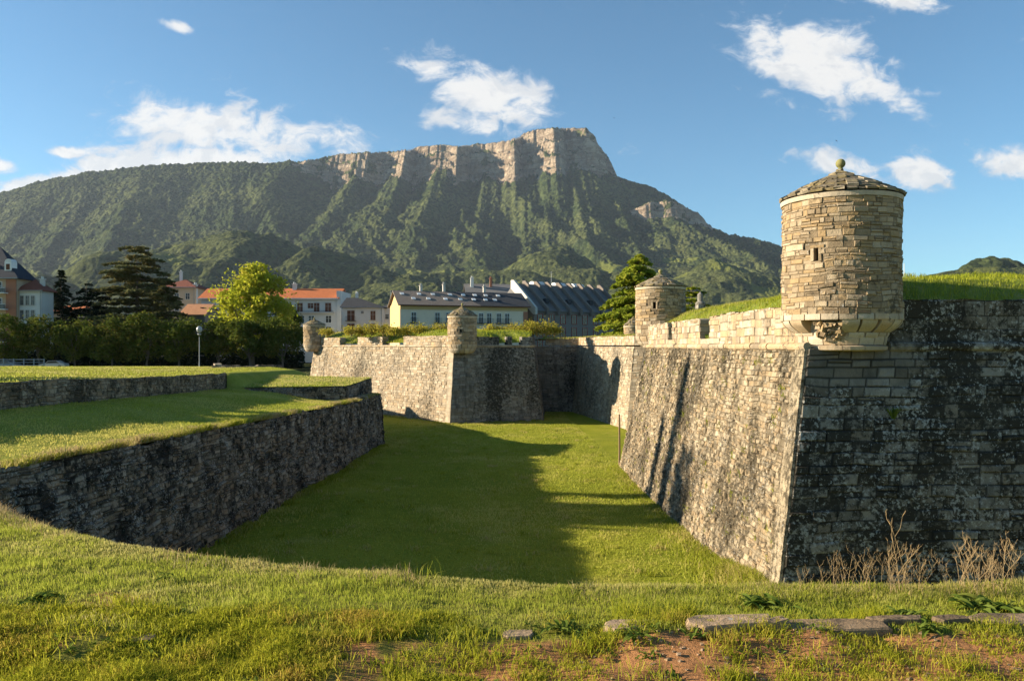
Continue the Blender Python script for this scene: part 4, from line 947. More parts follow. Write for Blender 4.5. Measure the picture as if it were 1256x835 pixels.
# lamp, car, fence
Y = 118; lp = thing('street_lamp', 'slim grey street lamp with pale globe standing before the tree row', 'street lamp', (at(244.5, Y), Y, -3.15))
mb = MB(); mb.tube([(at(244.5, Y), Y, -3.15), (at(244.5, Y), Y, -2.2), (at(244.5, Y), Y, zat(413, Y))], [.1, .07, .05], 8); make('pole', mb, M['iron'], lp)
mb = MB(); zs = np.linspace(0, np.pi, 9); mb.lathe([(max(.01, .42 * math.sin(a)), zat(404, Y) - .5 * math.cos(a)) for a in zs], 14, (at(244.5, Y), Y, 0)); make('lamp_globe', mb, M['lamp_glass'], lp, smooth=True)
mb = MB(); mb.lathe([(.05, zat(411, Y) - .1), (.3, zat(410, Y)), (.22, zat(410, Y) + .12), (.02, zat(410, Y) + .14)], 12, (at(244.5, Y), Y, 0)); make('lamp_collar', mb, M['iron'], lp)
def car(px, Y, label, cm, rz=0.0):
    z = up = float(up_z(np.array(at(px, Y)), np.array(float(Y)))) - .05
    c = thing('parked_car', label, 'car', (at(px, Y), Y, z), R(rz))
    pr = [(-2.1, .32), (-2.15, .62), (-1.9, .82), (-1.1, .92), (-.55, 1.36), (.75, 1.42), (1.45, 1.0), (2.05, .9), (2.15, .55), (2.1, .32)]; mb = MB(); n = len(pr)
    P = [(x, -.82, q) for x, q in pr] + [(x, .82, q) for x, q in pr]; mb.poly(P, [list(range(n)), list(range(n, 2 * n))[::-1]] + [[i, i + n, (i + 1) % n + n, (i + 1) % n] for i in range(n)]); make('body', mb, cm, c, local=True)
    for s_ in (-1, 1):
        mb = MB(); mb.poly([(-.98, s_ * .835, .95), (-.5, s_ * .835, 1.3), (.7, s_ * .835, 1.35), (1.25, s_ * .835, 1.0)], [[0, 1, 2, 3]]); make('side_window', mb, M['glass'], c, local=True)
        for x in (-1.3, 1.3):
            mb = MB(); mb.tube([(x, s_ * .7, .32), (x, s_ * .86, .32)], .32, 14); wv = make('wheel', mb, M['rail'], c, local=True); mb = MB(); mb.tube([(x, s_ * .86, .32), (x, s_ * .875, .32)], .18, 10); make('hub', mb, M['iron'], wv, local=True)
M['car_white'] = simple('white_car_paint', (.5, .5, .5), .3, .02, spec=.5); M['car_blue'] = simple('grey_blue_car_paint', (.18, .24, .32), .3, .02, spec=.5)
car(66, 134, 'white car parked under the trees right of the bluish railing', M['car_white'], 4)
car(8, 137, 'blue-grey car parked behind the bluish railing under the trees', M['car_blue'], -3)
Y = 127; fe = thing('metal_railing', 'bluish metal railing under the leftmost trees', 'railing', (at(-45, Y), Y, -3.5)); mb = MB(); x0, x1 = at(-45, Y), at(54, Y)
for z in (-3.0, -2.55, -2.1): mb.tube([(x0, Y, z - .1), (x1, Y, z - .1)], .05, 6)
make('rail', mb, M['car_blue'], fe)
k = x0
while k <= x1 + .01: mb = MB(); mb.box((k, Y, -2.85), (.12, .12, 1.6)); make('post', mb, M['car_blue'], fe); k += (x1 - x0) / 8
# ------------------------------------------------------------------ trees
def leafmat(name, a, b, c, tr=.3):
    m = N(name); r, g, j = m.col(); base = m.mix(r, a, b); base = m.mix(m.math('MULTIPLY', m.ramp(g, .55, .95), .9), base, c); m.leafy(base, tr); return m.m
M['leaf_row'] = leafmat('young_plane_leaf', (.06, .085, .016), (.115, .14, .026), (.19, .165, .035)); M['leaf_bright'] = leafmat('bright_spring_leaf', (.26, .30, .025), (.42, .43, .04), (.48, .42, .06), .55)
M['leaf_cedar'] = leafmat('cedar_needle', (.08, .09, .04), (.15, .15, .06), (.22, .18, .075), .25); M['leaf_dark'] = leafmat('dark_spruce_needle', (.014, .024, .014), (.03, .042, .022), (.04, .045, .025), .1)
M['leaf_fir'] = leafmat('bright_fir_needle', (.17, .23, .025), (.30, .34, .035), (.38, .37, .05), .5); M['leaf_shrub'] = leafmat('yellow_green_shrub_leaf', (.24, .24, .03), (.38, .33, .05), (.48, .36, .08), .45)
def leaves(mb, P, size, flat=0.0, rg=RNG, col=None, aspect=1.6):
    P = np.asarray(P); n = len(P)
    a = rg.normal(size=(n, 3)); a[:, 2] *= (1 - flat); a /= np.linalg.norm(a, axis=1)[:, None]
    b = rg.normal(size=(n, 3)); b[:, 2] *= (1 - flat); b -= a * (a * b).sum(1)[:, None]; b /= np.linalg.norm(b, axis=1)[:, None] + 1e-9
    s = size * rg.uniform(.55, 1.3, (n, 1)); a = a * s * aspect * .5; b = b * s * .5
    V = np.stack([P - a, P - b * .9 + a * .1, P + a, P + b * .9 + a * .1], 1).reshape(-1, 3)
    Q = np.arange(n * 4).reshape(-1, 4)
    C = np.zeros((n, 4)); C[:, 0] = rg.random(n); C[:, 1] = rg.random(n) * .9; C[:, 3] = 1
    if col is not None: C[:, :2] = np.clip(C[:, :2] * .6 + col * .5, 0, 1)
    mb.add(V, Q, C=np.repeat(C, 4, 0))
def blob(n, c, r, rg, shell=.55):
    d = rg.normal(size=(n, 3)); d /= np.linalg.norm(d, axis=1)[:, None]; q = rg.random((n, 1)) ** .5; q = shell + (1 - shell) * q
    return np.array(c) + d * q * np.array(r)
def tree_round(name, label, px, Y, zg, zt, rad, crown0, leafm, seed, nblob=26, per=170, size=.38, group=None, cat='tree', trunk=.28, squash=1.0, blobr=.36, x=None, taper=.0):
    rg = np.random.default_rng(seed); X = at(px, Y) if x is None else x
    t = thing(name, label, cat, (X, Y, zg), group=group)
    zc = (crown0 + zt) / 2; hz = (zt - crown0) / 2; mt = MB(); mc = MB()
    mt.tube([(X, Y, zg - .2), (X + rg.normal() * .08, Y, zg + (crown0 - zg) * .6), (X + rg.normal() * .15, Y + rg.normal() * .1, crown0 + hz * .3), (X + rg.normal() * .3, Y, zc + hz * .4)], [trunk * 1.25, trunk, trunk * .75, trunk * .25], 8)
    cs_ = []
    for k in range(nblob):
        d = rg.normal(size=3); d /= np.linalg.norm(d); q = rg.uniform(.35, .88) ** .7; d[:2] *= 1 - taper * max(0, d[2])
        c = np.array([X, Y, zc]) + d * q * np.array([rad, rad * .95, hz]); cs_.append(c)
        br = blobr * rg.uniform(.65, 1.3); rr = np.array([rad * br, rad * br, min(rad, hz) * br * .85])
        leaves(mc, blob(int(per * (br / blobr) ** 2), c, rr, rg, .3), size, .25, rg, col=rg.random(2))
        if k % 2 == 0: mt.tube([(X, Y, crown0 + hz * rg.uniform(-.1, .4)), ((X + c[0]) / 2, (Y + c[1]) / 2, (crown0 + c[2]) / 2 + .4), tuple(c)], [trunk * .45, trunk * .3, .03], 5)
    # stray twigs at the outline
    d = rg.normal(size=(int(nblob * per * .09), 3)); d /= np.linalg.norm(d, axis=1)[:, None]
    leaves(mc, np.array([X, Y, zc]) + d * rg.uniform(.8, 1.08, (len(d), 1)) * np.array([rad, rad, hz]), size * .8, .2, rg)
    make('trunk', mt, M['bark'], t); make('crown', mc, M[leafm], t); return t
def conifer(name, label, px, Y, zg, zt, rad, leafm, seed, levels=26, spread=1.0, droop=.12, gap=.0, size=.34, z0=.08, power=1.0, x=None, dens=1.0, flat=.6, irr=.25):
    rg = np.random.default_rng(seed); X = at(px, Y) if x is None else x; H = zt - zg; t = thing(name, label, 'tree', (X, Y, zg)); mt = MB(); mc = MB()
    mt.tube([(X, Y, zg - .2), (X + .1, Y, zg + H * .4), (X, Y, zg + H * .8), (X, Y, zt - .1)], [H * .018 + .1, H * .014 + .06, .08, .02], 8)
    for k in range(levels):
        f = z0 + (1 - z0) * (k + rg.uniform(-.3, .3)) / levels; f = min(max(f, .02), .985); z = zg + H * f
        nb_ = 6 if f < .8 else 5
        for i in range(nb_):
            a = rg.random() * 6.283; ln = rad * (1 - f) ** power * rg.uniform(1 - irr, 1 + irr) + .25
            if rg.random() < gap: ln *= rg.uniform(.3, .6)
            q = np.linspace(0, 1, 6)[:, None]; dirv = np.array([math.cos(a), math.sin(a), 0])
            pts = np.array([X, Y, z]) + dirv * ln * q + np.array([0, 0, 1.0]) * (ln * (.12 * q - (droop + .12) * q ** 2)) ; mt.tube(pts, np.linspace(.05 + ln * .01, .012, 6), 4, cap=False)
            n = int((16 + 30 * ln) * dens); s = rg.uniform(.18, 1.03, (n, 1)) ** .8
            base = np.array([X, Y, z]) + dirv * ln * s + np.array([0, 0, 1.0]) * (ln * (.12 * s - (droop + .12) * s ** 2))
            side = np.array([-dirv[1], dirv[0], 0]); w = ln * .26 * (1.15 - s)
            leaves(mc, base + side * rg.normal(size=(n, 1)) * w + np.array([0, 0, 1.0]) * rg.normal(size=(n, 1)) * .10 * min(1, ln / 3) - np.array([0, 0, .12]), size, flat, rg, col=rg.random(2), aspect=2.0)
    make('trunk', mt, M['bark'], t); make('crown', mc, M[leafm], t); return t

row = [(-42, 'beyond the left edge'), (4, 'at the left edge over the railing'), (47, 'over the white car'), (92, 'in front of the dark spruce'), (137, 'in front of the big cedar, left of its trunk'), (180, 'in front of the big cedar, right of its trunk'), (219, 'left of the street lamp'), (268, 'right of the street lamp'), (307, 'before the bright spring tree'), (347, 'at the right end of the row beside the far turret')]
for i, (px, w) in enumerate(row):
    Y = 138 + random.uniform(-.8, .8)
    tree_round('plane_tree', 'pollarded dull green plane tree ' + w, px, Y, -4.1, zat(386 + random.uniform(-3, 4), Y), 3.9 + random.uniform(-.15, .35), zat(441, Y), 'leaf_row', 200 + i, 24, 190, .34, 'plane trees in the row', trunk=.17)
tree_round('plane_tree', 'tall bright yellow-green spring tree rising above the dark tree row', 310, 149, -4, zat(325, 149), 7.9, zat(432, 149), 'leaf_bright', 220, 60, 230, .46, trunk=.4, blobr=.24, taper=.5)
tree_round('bush_tree', 'small darker green tree under the right side of the bright spring tree', 350, 160, -4, zat(372, 160), 3.2, zat(412, 160), 'leaf_row', 221, 18, 150, .36)
conifer('cedar_tree', 'huge grey-green cedar with layered drooping boughs behind the tree row', 168, 162, -4, zat(299, 162), 9.0, 'leaf_cedar', 230, 26, droop=.06, gap=.30, size=.40, z0=.15, power=.40, dens=1.3, flat=.55, irr=.5)
conifer('cedar_tree', 'lower cedar leaning out right of the huge cedar', 203, 158, -4, zat(333, 158), 5.6, 'leaf_cedar', 231, 26, droop=.08, gap=.3, size=.4, z0=.15, power=.5, dens=1.0, flat=.7)
conifer('spruce_tree', 'very dark narrow spruce left of the huge cedar', 75, 160, -4, zat(328, 160), 4.6, 'leaf_dark', 232, 30, droop=.25, size=.36, z0=.1, power=.9, dens=1.3)
conifer('spruce_tree', 'broad low black-green conifer between the narrow spruce and the huge cedar', 106, 161, -4, zat(345, 161), 6.0, 'leaf_dark', 233, 22, droop=.15, gap=.2, size=.36, z0=.12, power=.6, dens=1.2)
conifer('yew_tree', 'dark squat conifer tucked under the left boughs of the huge cedar', 130, 164, -4, zat(356, 164), 5.5, 'leaf_dark', 234, 20, droop=.1, size=.36, z0=.12, power=.55, dens=1.2)
conifer('fir_tree', 'sunlit yellow-green fir standing behind the mid-sized turret', 783, 101, .8, zat(309, 101), 5.6, 'leaf_fir', 235, 30, droop=.10, gap=.1, size=.30, z0=.03, power=.70, dens=1.7, flat=.45)
conifer('fir_tree', 'low spreading conifer just right of the mid-sized turret', 848, 92, .8, zat(346, 92), 2.6, 'leaf_fir', 236, 8, droop=-.02, gap=.4, size=.3, z0=.35, power=.4, dens=.7, flat=.85)
# tall trees outside the frame whose shadows fall across the moat
conifer('poplar_tree', 'tall slim tree beyond the left edge shading the scarp', 0, 43.2, -1.7, 17.0, .75, 'leaf_dark', 240, 34, droop=-.9, size=.3, z0=.05, power=.45, x=-45.5)
conifer('poplar_tree', 'shorter slim tree beyond the left edge nearer the moat', 0, 46.0, -1.7, 13.2, .7, 'leaf_dark', 241, 26, droop=-.9, size=.3, z0=.05, power=.45, x=-44.)
conifer('poplar_tree', 'second tall tree beyond the left edge shading the lower terrace', 0, 40.2, -1.7, 12.3, 2.5, 'leaf_dark', 242, 20, droop=-.7, size=.3, z0=.1, power=.4, x=-44.)

hd = thing('hedge', 'dark clipped hedge behind the trunks of the tree row', 'hedge', (at(160, 150), 150, -4.2)); mc = MB(); rgh = np.random.default_rng(320)
P = np.stack([rgh.uniform(at(-75, 150), at(372, 150), 16000), 150 + rgh.normal(size=16000) * .5, rgh.uniform(-4.2, -.9, 16000)], 1); P[:, 2] += (P[:, 2] > -2) * .7 * (vnoise(P[:, 0] * .6, 0 * P[:, 0], 321) - .5); leaves(mc, P, .42, .1, rgh); make('foliage', mc, M['leaf_dark'], hd)
# shrubs and tall weeds on the far bastion
rgS = np.random.default_rng(300)
sh = [(431, 96, 1.6), (444, 97, 2.0), (456, 96, 2.2), (470, 95, 2.0), (484, 93, 1.5), (500, 94, 1.8), (515, 92, 2.0), (528, 93, 1.7), (541, 92, 2.1), (600, 92, 1.7), (614, 93, 1.5), (633, 92, 2.2), (646, 91, 2.4), (658, 92, 2.6), (669, 92, 2.4), (680, 93, 1.8), (402, 101, 1.5)]
for i, (px, Y, h) in enumerate(sh):
    X = at(px, Y); z = 1.45; h *= .5; t = thing('shrub', 'yellow-green shrub in the overgrown strip on top of the far bastion', 'shrub', (X, Y, z), group='shrubs on the far bastion'); mc = MB(); ms = MB()
    for k in range(16):
        a = rgS.random() * 6.28; l = rgS.uniform(.2, .9); tip = np.array([X + l * math.cos(a), Y + l * math.sin(a), z + h * rgS.uniform(.45, .85)])
        ms.tube([(X, Y, z - .3), ((X + tip[0]) / 2, (Y + tip[1]) / 2, z + h * .4), tuple(tip)], [.03, .02, .008], 4)
        leaves(mc, tip + np.array([0, 0, -h * .22]) + rgS.normal(size=(46, 3)) * [.24, .24, h * .3], .14, .0, rgS, col=rgS.random(2))
    make('stems', ms, M['stalk'], t); make('foliage', mc, M['leaf_shrub'], t)

# ------------------------------------------------------------------ grass
def blades(mb, P, h, w, lean=.45, g=None, rg=RNG, mid=.55):
    P = np.asarray(P, float); n = len(P); h = np.broadcast_to(h, (n,)) * rg.uniform(.6, 1.25, n); w = np.broadcast_to(w, (n,))
    a = rg.random(n) * 6.283; s = np.stack([np.cos(a), np.sin(a), 0 * a], 1); b = rg.random(n) * 6.283; d = np.stack([np.cos(b), np.sin(b), 0 * b], 1); l = (lean * rg.random(n) * h)[:, None]
    up = np.array([0, 0, 1.0]); hw = (w / 2)[:, None]
    m_ = P + up * (h * mid)[:, None] + d * l * .35; tp = P + up * (h * (1 - .25 * lean))[:, None] + d * l
    V = np.stack([P - s * hw, P + s * hw, m_ + s * hw * .75, m_ - s * hw * .75, tp], 1).reshape(-1, 3)
    i = np.arange(n)[:, None] * 5
    C = np.zeros((n, 4)); C[:, 0] = rg.random(n); C[:, 1] = rg.random(n) if g is None else g; C[:, 3] = 1
    mb.add(V, i + np.array([[0, 1, 2, 3]]), i + np.array([[3, 2, 4]]), C=np.repeat(C, 5, 0))

# foreground ground -------------------------------------------------
RIM = np.array([(-40, 11.), (-12, 10.5), (-8, 9.6), (-5.2, 8.0), (-4.2, 7.25), (-3.3, 6.6), (-2.4, 6.25), (-1.4, 5.98), (0.07, 5.62), (1.4, 5.55), (3, 5.6), (4.5, 5.75), (8, 6.1), (40, 9)])
def rim(X): return np.interp(X, RIM[:, 0], RIM[:, 1])
def near_z(X, Y):
    d = Y - rim(X)
    z = -1.63 + .035 * sstep(0, -5, X) + .07 * (fbm(X * .9, Y * .9, 401) - .5) + .035 * (fbm(X * 4, Y * 4, 402) - .5)
    z = z + .02 * (fbm(X * 14, Y * 14, 403) - .5)
    z = z - .05 * sstep(-1.2, 0, d) - .03 * sstep(1.5, 3, X) * sstep(-1., 0, d)
    k = sstep(4.72, 4.15, Y + .9 * (fbm(X * 1.1, X * 0 + 2, 404) - .5))          # worn path edge steps down
    z = z - .05 * k + .05 * (fbm(X * 2.2, Y * 3., 407) - .5) * sstep(5.2, 4.6, Y)
    dd = np.clip(d, 0, 60); return np.maximum(z - np.where(dd > 0, dd * 1.25 * np.clip(dd / .25, .3, 1), 0), -8.4)
ys = np.concatenate([np.linspace(-14, 3, 40)[:-1], np.linspace(3, 9, 260)[:-1], np.linspace(9, 20, 60)]); xs = np.concatenate([np.linspace(-40, -7, 90)[:-1], np.linspace(-7, 7, 480)[:-1], np.linspace(7, 40, 90)])
X, Y = np.meshgrid(xs, ys); Z = near_z(X, Y); C = np.zeros(X.shape + (4,)); 
soil = sstep(4.66, 4.40, Y + .25 * (fbm(X * 1.6, Y * 1.6, 405) - .5)) * (.46 + .60 * sstep(-.6, .9, X)) + .35 * sstep(.62, .75, fbm(X * .8, Y * 1.6, 406)) * (Y < 5.2)
C[..., 2] = soil; C[..., 3] = 1; C[..., 0] = .5
mb = MB(); mb.grid(X, Y, Z, C=C); struct('near_ground', mb, M['near'])
rg = np.random.default_rng(500)
def cand(n, y0, y1, ex=.70):
    Y = rg.uniform(y0, y1, n * 2); X = rg.uniform(-1, 1, n * 2) * ex * y1; k = np.abs(X) < ex * Y + .3; return X[k][:n], Y[k][:n]
# short turf between path and rim
X, Y = cand(330000, 4.45, 8.3); d = Y - rim(X); dn = fbm(X * 1.4, Y * 1.4, 501)
soil = sstep(4.66, 4.40, Y + .25 * (fbm(X * 1.6, Y * 1.6, 405) - .5)) * (.46 + .60 * sstep(-.6, .9, X))
k = (d < .25) & (rg.random(len(X)) < np.clip(.55 + .8 * (dn - .35), .1, 1) * (1 - np.clip(soil, 0, .93))); X, Y, d, dn = X[k], Y[k], d[k], dn[k]
h = .020 + .030 * fbm(X * 2.2, Y * 2.2, 502) + .035 * sstep(.6, .8, fbm(X * 3.5, Y * 3.5, 503)); mb = MB(); blades(mb, np.stack([X, Y, near_z(X, Y) - .004], 1), h, .0042, .6, rg=rg, g=np.clip(rg.random(len(X)) * .5 + sstep(-.5, .05, d) * .45, 0, 1))
stuff('grass', mb, M['blade_short'], 'short sunlit green grass on the near bank', 'grass')
# coarse grass at the path edge, thick on the left and in tufts on the right
mb = MB(); X, Y = cand(150000, 3.55, 4.85); t_ = fbm(X * 2.6, Y * 2.6, 510); left = sstep(.3, -1.3, X); thr = .42 * left + .525 * (1 - left) + .12 * sstep(4.0, 3.6, Y) * (1 - left)
k = rg.random(len(X)) < sstep(thr - .06, thr + .08, t_) * (.35 + .65 * left); X, Y, t_, left = X[k], Y[k], t_[k], left[k]
h = (.02 + .09 * np.clip(t_ - .35, 0, .5)) * (1 + .4 * left); blades(mb, np.stack([X, Y, near_z(X, Y) - .005], 1), h, .0052, 1.1, rg=rg, g=np.clip(rg.random(len(X)) * .55 + .75 * (fbm(X * 2.1 + 5, Y * 3, 511) - .28), 0, 1))
for q in range(150):     # dense tufts
    cx = rg.uniform(-3.2, 3.2); cy = rg.uniform(3.7, 4.9); n = int(rg.uniform(50, 170)); s_ = rg.uniform(.03, .08)
    if cx > -.3 and rg.random() < .5: continue
    p_ = np.stack([cx + rg.normal(size=n) * s_ * 1.4, cy + rg.normal(size=n) * s_], 1); blades(mb, np.stack([p_[:, 0], p_[:, 1], near_z(p_[:, 0], p_[:, 1]) - .005], 1), rg.uniform(.05, .12), .0055, 1.3, rg=rg, g=rg.random() * .5 + rg.random(n) * .35)
stuff('coarse_grass', mb, M['blade_coarse'], 'coarse green and russet grass along the path edge', 'grass')
# taller pale fringe on the rim
mb = MB(); X = rg.uniform(-7, 6, 16000); Y = rim(X) + rg.normal(size=len(X)) * .16 - .05; c = fbm(X * 2.3, X * 0, 520) + .12 * sstep(-3.6, -5, X) ; k = rg.random(len(X)) < .45 * sstep(.45, .75, c); X, Y, c = X[k], Y[k], c[k]
blades(mb, np.stack([X, Y, near_z(X, Y) - .01], 1), .03 + .14 * np.clip(c - .42, 0, .4) * rg.random(len(X)) * 1.6, .0038, .8, rg=rg, g=rg.random(len(X)))
X = rg.uniform(-6.4, -3.6, 2600); X = X[rg.random(len(X)) < sstep(-3.8, -5.0, X)]; Y = rim(X) + rg.normal(size=len(X)) * .16 - .05; blades(mb, np.stack([X, Y, near_z(X, Y) - .01], 1), .07 + .12 * sstep(-4.4, -5.6, X), .004, .8, rg=rg)
stuff('dry_grass', mb, M['blade_dry'], 'pale dry grass fringe along the rim of the near bank', 'grass')
mb = MB(); X = rg.uniform(.9, 4.6, 15000); Y = rim(X) - .15 + rg.normal(size=len(X)) * .22; k = rg.random(len(X)) < sstep(.35, .6, fbm(X * 2, Y * 2, 530)) ; X, Y = X[k], Y[k]
blades(mb, np.stack([X, Y, near_z(X, Y) - .01], 1), .065, .0045, .9, rg=rg, g=rg.random(len(X)) * .9); stuff('tall_grass', mb, M['blade'], 'taller mixed grass along the right part of the rim', 'grass')
# moat lawn, terrace lawn, rampart turf
def lawn(name, n, x0, x1, y0, y1, zf, cond, h, w, mat, label, seed):
    r_ = np.random.default_rng(seed); Y = r_.uniform(y0, y1, n); X = r_.uniform(x0, x1, n); k = cond(X, Y) & (r_.random(n) < .35 + 1.1 * (fbm(X * .35, Y * .35, seed) - .2)); X, Y = X[k], Y[k]
    hh = h * (.5 + 1.1 * fbm(X * .5, Y * .5, seed + 1)); z = zf(X, Y); ok = np.isfinite(z); X, Y, z, hh = X[ok], Y[ok], z[ok], hh[ok]
    mb = MB(); blades(mb, np.stack([X, Y, z - .02], 1), hh, w, .8, rg=r_, g=np.clip(r_.random(len(X)) * .6 + 1.5 * (fbm(X * .16, Y * .16, seed + 3) - .38), 0, 1)); stuff(name, mb, M[mat], label, 'grass')
lawn('moat_grass', 230000, -13, 13, 22, 96, floor_z, lambda X, Y: (X < 8.2 - (Y - 23.4) * .03) & (X > -12), (.13), .035, 'blade_moat', 'mown green grass on the moat floor', 601)
lawn('terrace_grass', 150000, -24, -9.8, 14, 66, low_z, lambda X, Y: (X < edge_x(Y) + .1) & (X > wl_x(Y)), .10, .03, 'blade_moat', 'grass on the lower terrace', 602)
lawn('upper_terrace_grass', 90000, -75, -20, 30, 128, up_z, lambda X, Y: (X < np.where(Y < 82, wl_x(Y) - .3 - .9 * sstep(56, 60, Y), ret_x(Y))) & (X > -.72 * Y), .12, .05, 'blade_short', 'sunlit yellow grass on the upper terrace', 603)
def nbz(X, Y): z, k = nb_turf(X, Y); return np.where(k, z, np.nan)
def fbz(X, Y): z, k = fb_turf(X, Y); return np.where(k, z, np.nan)
def cwz(X, Y): z, k = cw_turf(X, Y); return np.where(k, z, np.nan)
yes = lambda X, Y: X > -1e9
lawn('rampart_grass', 110000, 8.5, 34, 25, 52, nbz, yes, .20, .022, 'blade', 'long grass on the near rampart', 604)
lawn('rampart_grass', 60000, -32, 4.5, 82, 112, fbz, yes, .28, .05, 'blade', 'long grass on the far rampart', 605)
lawn('rampart_grass', 30000, 4, 22, 76, 110, cwz, yes, .25, .05, 'blade', 'long grass behind the curtain wall', 606)
lawn('traverse_grass', 14000, -20.3, -11.3, 57.5, 67.5, lambda X, Y: tr_z(X, Y) + .02, lambda X, Y: (X > -20.2 + (Y - 57.6) * .06) & (X < -12.2 + (Y - 58.6) * .11) & (Y > 57.6 + (X + 20.2) * .125) & (Y < 67.5 - (X + 19.6) * .28), .14, .04, 'blade_short', 'turf on top of the traverse', 607)
# overhanging tufts on the counterscarp crest and along wall feet
r_ = np.random.default_rng(610); mb = MB(); Y = r_.uniform(14, 64, 16000); X = edge_x(Y) + r_.normal(size=len(Y)) * .28 - .1; k = r_.random(len(Y)) < sstep(.3, .55, fbm(Y * .8, 0 * Y, 611)) * np.where(Y > 56, .4, 1); X, Y = X[k], Y[k]; X = np.minimum(X, edge_x(Y) + .1)
blades(mb, np.stack([X, Y, low_z(X, Y) - .03], 1), .34 * (.4 + 1.1 * fbm(Y * .6, Y * 0, 612)), .026, 1.5, rg=r_, g=r_.random(len(X)) * .7 + .3)
stuff('crest_grass', mb, M['blade'], 'shaggy grass hanging over the counterscarp crest', 'grass')
mb = MB(); Y = r_.uniform(24, 52, 15000); X = 7.83 - (Y - 23.4) * .029 - np.abs(r_.normal(size=len(Y))) * .55; k = (r_.random(len(Y)) < .25 + .75 * sstep(36, 26, Y)); X, Y = X[k], Y[k]
blades(mb, np.stack([X, Y, floor_z(X, Y) - .02], 1), .22 + .35 * sstep(34, 25, Y), .03, .9, rg=r_, g=r_.random(len(X)) * .8)
stuff('wall_foot_grass', mb, M['blade'], 'unmown yellow-green grass along the foot of the scarp', 'grass')
mb = MB(); Y = r_.uniform(14, 62, 9000); X = edge_x(Y) + r_.normal(size=len(Y)) * .22 - .05; k = r_.random(len(Y)) < sstep(.5, .68, fbm(Y * 1.1 + 9, 0 * Y, 615)); X, Y = np.minimum(X[k], edge_x(Y[k]) + .12), Y[k]
blades(mb, np.stack([X, Y, low_z(X, Y) - .03], 1), .42, .022, 1.4, rg=r_, g=r_.random(len(X))); stuff('dry_grass', mb, M['blade_dry'], 'pale dry grass drooping over the counterscarp crest', 'grass')
mb = MB(); Y = r_.uniform(24, 64, 9000); X = np.interp(Y, [29, 64.6], [-12.1, -10.4]) + np.abs(r_.normal(size=len(Y))) * .3 + .05; t_ = r_.random(5000); k_ = np.where(t_[:, None] < .72, np.array(FB[1]) + (np.array(FB[2]) - np.array(FB[1])) * (t_ / .72)[:, None], np.array(FB[2]) + (np.array(FB[3]) - np.array(FB[2])) * ((t_ - .72) / .28)[:, None]) - np.abs(r_.normal(size=(5000, 2))) * [.15, .35]
X = np.concatenate([X, k_[:, 0]]); Y = np.concatenate([Y, k_[:, 1]]); k = r_.random(len(X)) < sstep(.35, .6, fbm(X * .7, Y * .7, 616)); X, Y = X[k], Y[k]; blades(mb, np.stack([X, Y, floor_z(X, Y) - .02], 1), .3, .035, 1.0, rg=r_, g=r_.random(len(X)) * .7); stuff('wall_foot_weeds', mb, M['blade'], 'ragged weeds along the foot of the rubble wall and far bastion', 'weeds')
mb = MB(); rg_ = np.random.default_rng(617)
for k in range(420):
    y = rg_.uniform(24, 80); x = rg_.uniform(-10.5, 7.8 - (y - 23.4) * .03); n = int(rg_.uniform(8, 30)); P = np.stack([x + rg_.normal(size=n) * .16, y + rg_.normal(size=n) * .16], 1)
    blades(mb, np.stack([P[:, 0], P[:, 1], floor_z(P[:, 0], P[:, 1]) - .02], 1), rg_.uniform(.12, .30), .04, 1.1, rg=rg_, g=rg_.random() * .9)
stuff('moat_weeds', mb, M['blade'], 'scattered taller tufts of weeds on the moat floor', 'weeds')
# small tufts rooted in the sunlit scarp
mb = MB(); f, L, H = facemap(NB[1], NB[2], NBt[1], NBt[2], ZF, -.08)
for k in range(150):
    u = r_.uniform(1, L - .5); v = r_.uniform(.6, H - .3); c = f(np.array(u), np.array(v), np.array(.03)); n = int(r_.uniform(6, 22)); P = c + r_.normal(size=(n, 3)) * [.02, .10, .07]; blades(mb, P, r_.uniform(.10, .22), .02, 1.5, rg=r_, g=r_.random(n) * .4)
stuff('wall_tufts', mb, M['blade'], 'small green tufts rooted between the stones of the sunlit scarp', 'wall plants')

# ------------------------------------------------------------------ foreground plants and stones
def slab(label, px, py, wpx, dep, th, seed, rz=0.0, zoff=0.0, name='flat_stone'):
    rg_ = np.random.default_rng(seed); Y = 1.62 * F / (py - CY); X = at(px, Y); w = wpx / F * Y; z = float(near_z(np.array(X), np.array(Y))) + zoff + .012
    n = 9; th_ = np.arange(n) / n * 2 * np.pi; sq = 1 / np.maximum(np.abs(np.cos(th_)), np.abs(np.sin(th_))) ** .93; px_ = np.cos(th_) * sq * w / 2 * rg_.uniform(.80, 1.04, n); py_ = np.sin(th_) * sq * dep / 2 * rg_.uniform(.82, 1.1, n)
    mb = MB(); V = []
    for (s_, zz) in ((1.0, -.08), (1.02, th * .55), (.985, th * .88), (.95, th), (.45, th * 1.02)): V.append(np.stack([px_ * s_, py_ * s_, np.full(n, zz) + rg_.normal(size=n) * th * (.10 if zz > 0 else 0) + (px_ * .03 * th / .08)], 1))
    V = np.concatenate(V); i = np.arange(4)[:, None] * n; j = np.arange(n)[None]; kx = (j + 1) % n; Q = np.stack([i + j, i + kx, i + n + kx, i + n + j], -1).reshape(-1, 4)
    mb.add(V, Q, P=[list(range(4 * n, 5 * n))], C=(rg_.random(), rg_.random() * .6, 0, 1))
    o = make(name, mb, M['rock'], local=True); o.location = (X, Y, z); o.rotation_euler = (0, 0, rz); tag(o, label, 'stone'); return o
slab('largest brown slab with a raised left edge in the path border', 893, 768, 116, .19, .048, 1, .03, -.024)
slab('long low flat slab just right of the largest brown slab', 1022, 768, 150, .18, .02, 2, -.02)
slab('pale half-buried stone left of the largest brown slab', 770, 766, 66, .15, .022, 3, 0, -.018)
slab('wide flat slab at the right edge of the photo', 1232, 757, 92, .17, .022, 4)
